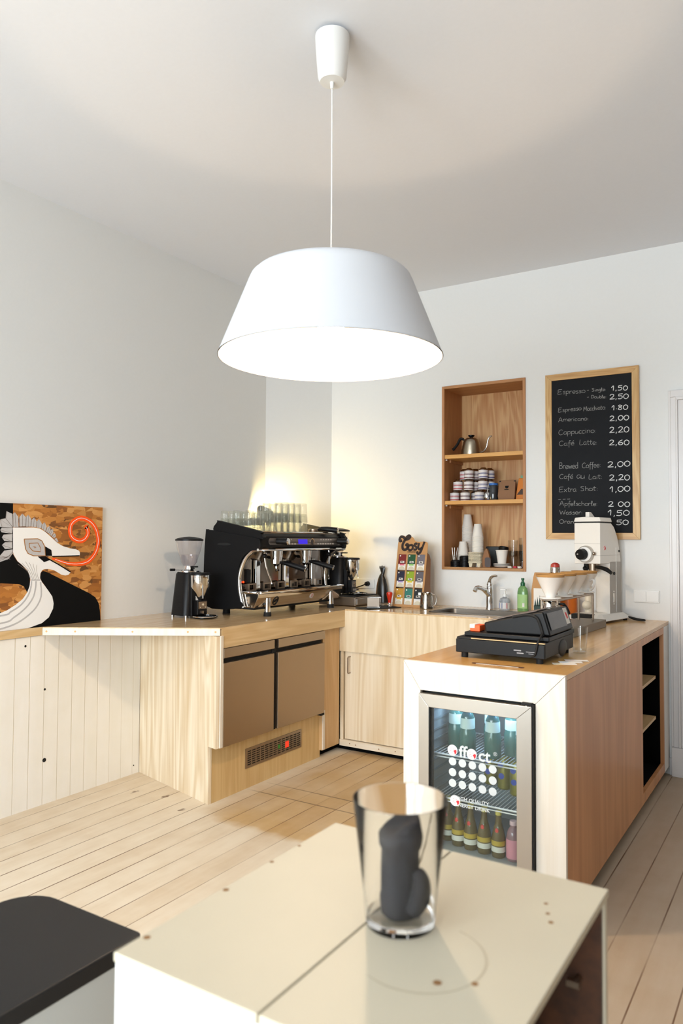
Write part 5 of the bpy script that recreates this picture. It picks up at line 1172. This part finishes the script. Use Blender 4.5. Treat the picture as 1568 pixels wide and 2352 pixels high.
# ================================================================ painting on strand board
pt = thing('painting','painting of a white crested bird with an orange spiral tongue on brown strand board','painting',(-3.455,2.4,.9302))
PX = -3.4575
put('board', MB().box(PX-.014,PX,1.85,2.905,.9304,1.5735), M['osb'], pt)
PO = (PX,0,0); Pu, Pv = (0,1,0), (0,0,1)
def poly_mb(polys, w): 
    m_ = MB()
    for p in polys: m_.slab(p, w, w+.0004, PO, Pu, Pv)
    return m_
black1 = [(1.85,1.5735),(2.336,1.5735),(2.342,1.315),(2.364,1.281),(2.401,1.251),(2.427,1.225),(2.442,1.194),(2.443,1.148),(2.428,1.116),(2.407,1.148),(2.379,1.161),(2.274,1.17),(1.85,1.17)]
black2 = [(2.52,1.224),(2.555,1.212),(2.688,1.15),(2.819,1.09),(2.863,1.064),(2.888,1.027),(2.8985,.979),(2.902,.9306),(2.436,.9306),(2.518,.951),(2.56,.976),(2.585,1.022),(2.588,1.048),(2.579,1.085),(2.552,1.12),(2.513,1.17),(2.502,1.188),(2.508,1.217)]
black3 = [(1.85,1.06),(2.275,1.03),(2.30,1.01),(2.27,.99),(1.85,.96)]
put('black_ground', poly_mb([black1,black2,black3], .0002), M['pblack'], pt)
head = [(2.339,1.45),(2.457,1.452),(2.494,1.447),(2.528,1.43),(2.568,1.4),(2.603,1.372),(2.639,1.354),(2.684,1.342),(2.725,1.336),(2.746,1.328),(2.752,1.317),(2.751,1.302),(2.658,1.301),(2.572,1.3),(2.531,1.303),(2.553,1.282),(2.562,1.278),(2.693,1.211),(2.68,1.198),(2.66,1.194),(2.633,1.2),(2.589,1.224),(2.55,1.233),(2.529,1.233),(2.512,1.226),(2.503,1.21),(2.502,1.185),(2.513,1.166),(2.552,1.12),(2.579,1.085),(2.588,1.048),(2.585,1.02),(2.56,.976),(2.518,.949),(2.436,.9306),(1.85,.9306),(1.85,.96),(2.10,.985),(2.278,1.021),(2.315,1.032),(2.362,1.056),(2.401,1.082),(2.428,1.116),(2.441,1.148),(2.445,1.183),(2.429,1.227),(2.401,1.253),(2.368,1.279),(2.346,1.311),(2.342,1.325)]
put('bird', poly_mb([head], .0008), M['pwhite'], pt)
crest = [[(2.339,1.452),(2.337,1.519),(2.347,1.528),(2.367,1.506),(2.37,1.453)],[(2.374,1.455),(2.373,1.503),(2.39,1.523),(2.411,1.504),(2.41,1.457)],[(2.412,1.455),(2.413,1.507),(2.425,1.517),(2.442,1.497),(2.44,1.456)],[(2.442,1.456),(2.444,1.49),(2.46,1.505),(2.475,1.484),(2.473,1.454)],[(2.476,1.453),(2.477,1.484),(2.489,1.497),(2.506,1.473),(2.503,1.449)],[(2.505,1.448),(2.507,1.468),(2.523,1.481),(2.536,1.459),(2.528,1.433)],[(2.531,1.433),(2.539,1.454),(2.556,1.461),(2.56,1.441),(2.55,1.421)],[(2.55,1.421),(2.56,1.439),(2.575,1.447),(2.578,1.428),(2.567,1.408)],[(2.57,1.406),(2.58,1.423),(2.593,1.419),(2.594,1.404),(2.583,1.397)],[(2.585,1.393),(2.598,1.399),(2.612,1.378),(2.603,1.374)],[(2.297,1.497),(2.3,1.532),(2.333,1.519),(2.338,1.452)],[(2.267,1.489),(2.296,1.496),(2.337,1.45)],[(2.24,1.455),(2.24,1.488),(2.267,1.488),(2.336,1.45),(2.277,1.451)],[(2.338,1.449),(2.277,1.448),(2.268,1.437),(2.276,1.425),(2.334,1.419)],[(2.336,1.417),(2.287,1.413),(2.278,1.399),(2.292,1.382),(2.336,1.378)],[(2.336,1.376),(2.296,1.375),(2.279,1.361),(2.297,1.341),(2.337,1.343)],[(2.339,1.339),(2.34,1.318),(2.317,1.29),(2.272,1.277),(2.24,1.277),(2.24,1.309),(2.271,1.309),(2.293,1.333)]]
put('crest', poly_mb(crest, .0006), M['pgrey'], pt)
ln = MB()
def stroke(m_, pts, wd, w, sp=True): m_.ribbon(sp2(pts,4) if sp else pts, wd, PO, Pu, Pv, w, w+.0004)
for c in crest[:10]:
    bx = (c[0][0]+c[-1][0])/2; bz = (c[0][1]+c[-1][1])/2; tp_ = c[2]
    stroke(ln, [(bx,bz),tp_], .002, .0011, False); stroke(ln, [c[0],c[1]], .0025, .0011, False)
for c in crest[10:16]:
    stroke(ln, [c[-1],c[len(c)//2]], .002, .0011, False); stroke(ln, [c[0],c[1]], .002, .0011, False)
for k in range(4): stroke(ln, [(2.338-.004*k,1.325-.012*k),(2.31-.004*k,1.300),(2.27,1.283+.008*k)], .002, .0011)
for k in range(6): stroke(ln, [(2.37+.022*k,1.275-.006*abs(k-2)),(2.425+.011*k,1.225),(2.450+.0085*k,1.18)], .0014, .0013)
put('crest_line', ln, col('line_grey','7d7470',.7), pt)
gs = MB()
for s_ in ([(2.451,1.172),(2.448,1.14),(2.432,1.098),(2.393,1.054),(2.335,1.023),(2.278,1.007),(1.9,.99)],[(2.478,1.171),(2.475,1.132),(2.461,1.085),(2.422,1.038),(2.355,.994),(2.279,.969),(1.9,.95)],[(2.505,1.166),(2.511,1.1),(2.495,1.054),(2.455,1.01),(2.375,.964),(2.279,.941),(2.2,.936)]): stroke(gs, s_, .0085, .0013)
stroke(gs, [(2.445,1.178),(2.504,1.176)], .006, .0013, False)
eye = [(2.403,1.391),(2.483,1.393),(2.508,1.382),(2.526,1.352),(2.531,1.303),(2.46,1.304),(2.427,1.317),(2.411,1.342)]
eye2 = [(2.432,1.369),(2.484,1.371),(2.501,1.345),(2.501,1.325),(2.456,1.329),(2.435,1.349)]
gs.slab(eye, .0013, .0017, PO, Pu, Pv)
put('grey_plumage', gs, M['pgrey'], pt)
eb = MB(); stroke(eb, eye+[eye[0]], .0045, .0018, False); stroke(eb, eye2+[eye2[0]], .004, .0018, False); stroke(eb, [(2.455,1.35),(2.468,1.352),(2.474,1.347),(2.462,1.346)], .003, .0018, False)
put('eye_outline', eb, M['pbrown'], pt)
mo = poly_mb([[(2.526,1.354),(2.567,1.334),(2.573,1.302),(2.531,1.303)],[(2.485,1.3),(2.531,1.302),(2.562,1.28),(2.524,1.27)]], .0015)
stroke(mo, [(2.574,1.299),(2.658,1.299),(2.749,1.300)], .006, .0015, False); stroke(mo, [(2.549,1.287),(2.619,1.252),(2.692,1.212)], .006, .0015, False)
put('beak_shadow', mo, M['pblack'], pt)
tng = [(2.574,1.289),(2.618,1.275),(2.667,1.261),(2.713,1.255),(2.759,1.256),(2.806,1.267),(2.843,1.296),(2.867,1.335),(2.876,1.382),(2.867,1.429),(2.845,1.468),(2.81,1.495),(2.763,1.509),(2.726,1.501),(2.694,1.477),(2.684,1.446),(2.691,1.412),(2.715,1.39),(2.752,1.382),(2.784,1.394),(2.803,1.421),(2.8,1.444),(2.79,1.46)]
q = sp2(tng,4); n = len(q); tb_ = MB()
tb_.ribbon(q, [.010+.0175*min(1,i/(n*.22)) for i in range(n)], PO, Pu, Pv, .0015, .0019)
tb_.slab([(2.79+.0125*cos(2*pi*k/14),1.46+.0125*sin(2*pi*k/14)) for k in range(14)], .0015, .0019, PO, Pu, Pv)
put('tongue', tb_, M['porange'], pt)
tl_ = MB(); tl_.ribbon(q[2:], .0028, PO, Pu, Pv, .0020, .0024); put('tongue_line', tl_, M['pwhite'], pt)

# ================================================================ light switch
sw = thing('light_switch','double white light switch on the back wall left of the door','light switch',(-.890,YB,1.058))
put('switch_frame', MB().box(-.076,.074,-.010,-.0003,-.038,.038), M['white'], sw, False, bevel=.003)
for x0 in (-.070,.001): put('rocker', MB().box(x0,x0+.067,-.0135,-.010,-.031,.031), M['white'], sw, False, bevel=.002)

# ================================================================ filter coffee stand on the island
ps = thing('dripper_stand','steel filter coffee stand with a thick base block on the island','stand',(-1.11,3.98,IT), radians(-2.4))
p_ = lambda n, mb, m, **k: put(n, mb, m, ps, False, **k)
p_('base_block', MB().box(-.075,.085,-.34,.40,.0003,.042), col('block_steel','7d7468',.4,metal=1), bevel=.002)
for y in (-.285,.305):
    for x in (-.040,.040): p_('post', MB().cyl((x,y,.042),(x,y,.19),.0055), M['steel'])
fr_ = MB()
for x in (-.040,.040): fr_.cyl((x,-.285,.188),(x,.305,.188),.0055)
for y in (-.285,-.09,.11,.305): fr_.cyl((-.040,y,.188),(.040,y,.188),.0055)
p_('top_frame', fr_, M['steel'])
p_('ring', MB().tube([(-.04,-.285,.115),(.04,-.285,.115)],.004,8), M['steel_l'])
wM = Matrix.Translation(ps.location) @ Matrix.Rotation(ps.rotation_euler.z,4,'Z')
pr_ = None
for i, (y, l) in enumerate(((-.27,'nearest the cash register'),(-.085,'second from the cash register'),(.10,'third from the cash register'),(.285,'furthest back by the white grinder'))):
    loc = tuple(wM @ Vector((0,y,.1945)))
    lab_ = 'white porcelain coffee dripper with a brown paper filter, '+l
    if pr_ is None:
        pr_ = thing('coffee_dripper', lab_, 'dripper', loc, 0, 'drippers on the stand')
        put('cone', MB().lathe([(.010,.004),(.022,.006),(.026,.016),(.068,.105),(.071,.108),(.068,.108),(.022,.014),(.010,.008)],32), M['porcelain'], pr_, False)
        put('foot_disc', MB().lathe([(.012,0),(.050,0),(.053,.004),(.050,.008),(.012,.010)],32), M['porcelain'], pr_, False)
        put('handle', MB().tube(spline([(.045,-.01,.068),(.075,-.02,.075),(.085,-.024,.05),(.062,-.016,.022),(.035,-.008,.022)],6),.006,8), M['porcelain'], pr_, False)
        fl_ = [(.018,.012),(.064,.103),(.071,.121),(.069,.121),(.062,.103),(.016,.014)]
        put('paper_filter', MB().lathe(fl_,24), col('filter_brown','b88a50',.8), pr_, False)
    else: dup(pr_, loc, rz=radians(-25 if i == 3 else 100), label=lab_)
pr_.rotation_euler = (0,0,radians(100))
sv = thing('coffee_server','small steel coffee server with black handle under the nearest dripper','jug',tuple(wM @ Vector((0,-.27,.0425))))
sv.scale = (.78,.78,.76)
put('jug_body', MB().lathe([(0,.0003),(.050,.0003),(.055,.02),(.058,.08),(.052,.14),(.045,.17),(.047,.185),(.044,.185),(.042,.168),(.054,.08),(.05,.01),(0,.01)],28), M['chrome'], sv, False)
put('handle', MB().tube(spline([(.048,.01,.168),(.078,.02,.165),(.098,.03,.13),(.108,.034,.105)],6),[.006,.011,.012,.010],10), M['black'], sv, False)
gb = thing('coffee_bag','white coffee bag with brown sides and green tree print behind the drippers','bag',(-1.462,4.66,SZ))
vs = []
for z,w_,d_ in ((.0005,.055,.038),(.15,.056,.036),(.23,.050,.018),(.262,.046,.004)): vs += [(-w_,-d_,z),(w_,-d_,z),(w_,d_,z),(-w_,d_,z)]
put('bag_body', MB().add(vs,[(3,2,1,0)]+[(r*4+i,r*4+(i+1)%4,(r+1)*4+(i+1)%4,(r+1)*4+i) for r in range(3) for i in range(4)]+[(12,13,14,15)]), M['kraft'], gb, False, bevel=.003)
put('front_label', MB().box(-.040,.045,-.0395,-.038,.02,.165), M['paper'], gb, False)
tre = MB()
for k in range(6): tre.prism([(-.036+k*.014,.055),(-.022+k*.014,.055),(-.029+k*.014,.10+.012*(k%3))], -.0405, -.0396, 'y')
tre.prism([(-.038,.025),(.043,.025),(.043,.058),(-.038,.058)], -.0405, -.0396, 'y')
put('tree_print', tre, col('tree_green','1d3a34',.6), gb, False)
fl = thing('hand_mill','chrome hand coffee mill with a red top behind the drippers','coffee mill',(-1.36,4.60,.9355))
put('mill_body', MB().lathe([(0,.0003),(.030,.0003),(.030,.285),(.028,.30),(0,.30)],24), M['chrome'], fl, False)
put('red_top', MB().lathe([(.028,.300),(.026,.316),(.014,.326),(0,.328)],24), col('mill_red','b03a30',.35), fl, False)
ot = thing('tin_canister','orange canister behind the drippers near the back wall','canister',(-1.335,4.80,IT+.0005))
put('canister_body', MB().lathe([(0,.0),(.052,.0),(.054,.003),(.054,.125),(0,.125)],24), col('canister_orange','cf6a1e',.35), ot, False)
put('lid', MB().lathe([(.0545,.125),(.0545,.138),(.05,.142),(0,.142)],24), col('canister_lid','c8c0b4',.35), ot, False)
oc = tag(put('power_cable', MB().tube(spline([(-1.40,4.62,.921),(-1.33,4.56,.921),(-1.30,4.64,.921),(-1.315,4.72,.921)],6),.006,8), M['rubber']), 'black cable lying beside the orange canister', 'cable')

# big white shop grinder
GM = (-1.088,4.585,IT+.0004); ga = radians(-13)
wg = thing('shop_grinder','tall white shop coffee grinder at the back end of the island','coffee grinder',GM,ga)
g_ = lambda n, mb, m, par=None, **k: put(n, mb, m, par or wg, False, **k)
# local: x -.165..0, front at y=0, depth to y=.27
b0 = [(-.215,-.06),(.055,-.06),(.055,.285),(-.215,.285)]; b1 = [(-.165,.0),(.012,.0),(.012,.275),(-.165,.275)]
bs = MB(); bs.add([(x,y,.012) for x,y in b0]+[(x,y,.045) for x,y in b1]+[(x,y,.018) for x,y in b0],[(3,2,1,0),(4,5,6,7)]+[(i,(i+1)%4,8+(i+1)%4,8+i) for i in range(4)]+[(8+i,8+(i+1)%4,4+(i+1)%4,4+i) for i in range(4)])
base_ = g_('base', bs, M['enamel'], bevel=.003)
for x in (-.19,.03):
    for y in (-.04,.26): g_('rubber_foot', MB().cyl((x,y,.0),(x,y,.014),.012), M['rubber'])
g_('bag_rest', MB().box(-.155,-.035,-.062,-.005,.016,.046), M['rubber'], base_)
g_('column', MB().prism([(-.075,.13),(.0,.12),(.0,.27),(-.075,.27)], .04, .36, 'z').prism([(.12,.36),(.12,.05),(.135,.04),(.27,.04),(.27,.36)], -.09, -.0, 'x'), M['enamel'], bevel=.004)
g_('column_seam', MB().box(.0,.0012,.205,.210,.05,.44), M['white'])
hdp = [(0,.345),(.0,.59),(.145,.59),(.185,.565),(.225,.51),(.255,.43),(.27,.37),(.27,.345)]
g_('motor_head', MB().prism(hdp, -.165, 0, 'x'), M['enamel'], bevel=.004)
g_('seam', MB().box(-.1655,.0005,-.0006,.001,.464,.4655).box(.0,.0006,.0,.265,.395,.3965).box(-.1655,.0005,-.0006,.001,.395,.3965), col('seam_grey','b5b0a8',.5))
hp = g_('hopper_cover', MB().prism([(-.170,.5965),(-.162,.622),(-.10,.626),(-.004,.622),(.004,.5965)], .002, .15, 'y'), M['enamel'], bevel=.004)
g_('cover_gap', MB().box(-.166,.0005,.001,.148,.5895,.5966), M['dark'], hp)
g_('cover_knob', MB().prism([(.03,.624),(.03,.656),(.055,.656),(.105,.626)], -.108, -.083, 'x'), M['enamel'], hp, bevel=.003)
dc = Vector((-.088,0,.402)); 
rg = g_('dial_ring', MB().cyl(dc, dc+Vector((0,-.02,0)), .052,.050,36), M['steel_l'])
g_('dial_scale', MB().cyl(dc+Vector((0,-.0201,0)), dc+Vector((0,-.024,0)), .043,.043,36), M['white'], rg)
g_('dial_knob', MB().cyl(dc+Vector((-.008,-.024,0)), dc+Vector((-.012,-.06,-.002)), .034,.031,28), M['black'], rg, bevel=.003)
g_('dial_screw', MB().cyl(dc+Vector((-.024,-.0605,0)), dc+Vector((-.024,-.063,0)), .005), M['steel_l'], rg)
for sx in (-1,1): g_('dial_lug', MB().sphere(dc+Vector((sx*.055,-.012,.004)), .011, 12), M['steel'], rg)
rm = g_('round_badge', MB().cyl((.0002,.055,.44),(.0012,.055,.44),.017,seg=24), col('badge_white','f0e4e0',.5), label='round red and white badge')
bm = MB()
for q_ in ([(-.012,.002),(-.004,.012),(.0,.012),(-.008,.0)],[(-.004,-.014),(.010,-.010),(.015,.0),(.010,.006),(.002,-.002)],[(.002,.008),(.010,.012),(.008,.008)]): bm.slab(q_, .0013, .0018, (0,.055,.44), (0,1,0), (0,0,1))
g_('badge_print', bm, col('sticker_red','d5202c'), rm)
g_('side_screw', MB().cyl((.0,.245,.42),(.004,.245,.42),.007,seg=12).cyl((.0,.175,.285),(.006,.175,.285),.009,seg=12), M['black'])
sp_o = g_('spout', MB().cyl((-.075,.06,.345),(-.075,.06,.295),.028,.026,24), M['steel'])
g_('bag_clamp', MB().box(-.125,-.10,.04,.085,.31,.345).sphere((-.118,.045,.315),.016,10).cyl((-.112,.055,.318),(-.112,.05,.29),.008), M['black'], sp_o)
g_('handle', MB().tube(spline([(-.045,.045,.325),(-.01,.03,.322),(.03,.02,.312),(.062,.015,.292)],6),[.010,.011,.013,.010],10), M['black'])
g_('outlet_sleeve', MB().cyl((-.10,.045,.05),(-.10,.045,.21),.020,.022,20).sphere((-.098,.02,.095),.027,16), col('cream_sleeve','e4d9c4',.4))
g_('side_latch', MB().box(.0,.004,.165,.180,.11,.165).cyl((.0,.172,.175),(.005,.172,.175),.004,seg=8).cyl((.0,.172,.10),(.005,.172,.10),.004,seg=8), M['enamel'])
g_('power_cord', MB().tube(spline([(-.02,.275,.05),(.03,.29,.02),(.10,.285,.008),(.145,.265,.008),(.15,.245,.008),(.10,.25,.008),(.05,.262,.02)],6),.0055,8), M['rubber'])

# ================================================================ table, glass and stool in the foreground
TZ = .92
tbx0, tbx1, tby0, tby1 = -.697, -.250, .612, 1.088
tb = thing('side_table','cream box table with two top boards and open dark right side in the foreground','table',(-.47,.85,0))
xm = -.4845
put('top_board', MB().box(tbx0,xm-.0012,tby0,tby1,TZ-.011,TZ), M['table'], tb, bevel=.0015)
put('top_board', MB().box(xm+.0012,tbx1,tby0,tby1,TZ-.011,TZ), M['table'], tb, bevel=.0015)
put('front_panel', MB().box(tbx0+.002,tbx1-.02,tby0+.002,tby0+.014,.0,TZ-.0113), M['tablewhite'], tb)
put('left_panel', MB().box(tbx0+.002,tbx0+.014,tby0+.0145,tby1-.002,.0,TZ-.0113), M['tablewhite'], tb)
put('back_panel', MB().box(tbx0+.0145,tbx1-.002,tby1-.012,tby1-.002,.0,TZ-.0113), M['table'], tb)
put('back_lining', MB().box(tbx0+.015,tbx1-.006,tby1-.020,tby1-.0125,.012,TZ-.0115), M['darkwood'], tb)
put('bottom_board', MB().box(tbx0+.0145,tbx1-.002,tby0+.0145,tby1-.0125,0,.012), M['darkwood'], tb)
put('top_lining', MB().box(tbx0+.015,tbx1-.012,tby0+.015,tby1-.021,TZ-.018,TZ-.0115), M['darkwood'], tb)
put('hook', MB().cyl((-.285,1.066,.80),(-.285,1.05,.80),.005).box(-.297,-.28,1.045,1.055,.796,.804), M['steel'], tb)
nl = MB()
for x, y, r in ((-.688,.655,.0045),(-.69,.80,.0045),(-.692,.905,.0035),(-.692,.975,.003),(-.355,.76,.005),(-.32,.78,.004),(-.30,.975,.003),(-.29,.955,.0035),(-.31,1.0,.003)): nl.cyl((x,y,TZ+.00005),(x,y,TZ+.0003),r,seg=10)
put('knot', nl, col('knot_brown','8a6238',.7), tb)
rs_ = MB(); rs_.ribbon([(-.395+.075*cos(radians(a)),.800+.075*sin(radians(a))) for a in range(-115,80,6)], [.0012+.0022*abs(sin(a*.21)) for a in range(33)], (0,0,TZ), (1,0,0), (0,1,0), .00005, .0002)
put('ring_stain', rs_, col('stain_tan','b7ab93',.6), tb)
gx, gy2 = -.448, .850
tg_ = [(r*(1.0+.06*(z/.187)), z*.83) for r, z in [(0,.0004),(.040,.0004),(.0425,.003),(.0435,.012),(.0465,.06),(.0565,.186),(.0562,.1872),(.0555,.1872),(.0551,.186),(.0451,.06),(.0415,.017),(.036,.0135),(0,.0125)]]
gt = put('drinking_glass', MB().lathe(tg_, 64), M['glass'], sharp=50); gt.location = (gx,gy2,TZ)
tag(gt, 'big clear drinking glass holding a black roll in the foreground', 'glass')
rl_ = thing('cloth_roll','black rolled napkin bundle standing inside the big glass','napkin',(gx+.001,gy2,TZ+.0135))
n = 26; vs = []; lv = [(.0,.023),(.006,.027),(.03,.0275),(.035,.026),(.07,.0255),(.10,.0255),(.108,.029),(.120,.0305),(.132,.027),(.134,.020)]
for z,r in [(a*.76,b*.96) for a,b in lv]: vs += [(r*(1+.05*sin(3*2*pi*k/n+z*30))*cos(2*pi*k/n)-.0015*sin(z*40), r*(1+.05*sin(3*2*pi*k/n+z*30))*sin(2*pi*k/n), z+.006*sin(2*pi*k/n+1)*(z>.095)) for k in range(n)]
put('rolled_cloth', MB().add(vs, [list(range(n))[::-1]]+[(r*n+i,r*n+(i+1)%n,(r+1)*n+(i+1)%n,(r+1)*n+i) for r in range(len(lv)-1) for i in range(n)]+[[n*(len(lv)-1)+i for i in range(n)]]), col('charcoal_cloth','1e1d21',.8), rl_, False, sharp=70)
put('loose_end', MB().tube(spline([(.022,-.012,.012),(.031,-.010,.03),(.031,-.006,.048),(.024,-.004,.056)],6),[.010,.0125,.011,.007],12).tube(spline([(.004,-.02,.094),(.016,-.012,.102),(.024,-.002,.108)],5),[.005,.008,.004],10), col('charcoal_cloth','1e1d21'), rl_, False)
st = thing('box_stool','pale box stool with a black rounded seat left of the foreground table','stool',(-1.30,1.0,0))
SZ_ = .60
seat = []
X0_, X1_, Y0_, Y1_ = -1.53, -1.165, .70, 1.10
def rp(x0,x1,y0,y1): return [(x0,y0),(x1,y0),(x1,y1-.012),(x1-.006,y1-.002),(x1-.014,y1)]+[(x0+.09+.09*cos(radians(90+90*k/8)),y1-.09+.09*sin(radians(90+90*k/8))) for k in range(9)]
put('seat', MB().prism(rp(X0_,X1_,Y0_,Y1_), SZ_-.035, SZ_, 'z'), col('seat_black','111215',.45,spec=.4), st, bevel=.004)
put('box_body', MB().prism(rp(X0_+.012,X1_-.004,Y0_+.01,Y1_-.015), .0, SZ_-.0352, 'z'), col('pale_grey_paint','c9cdcd',.6), st)
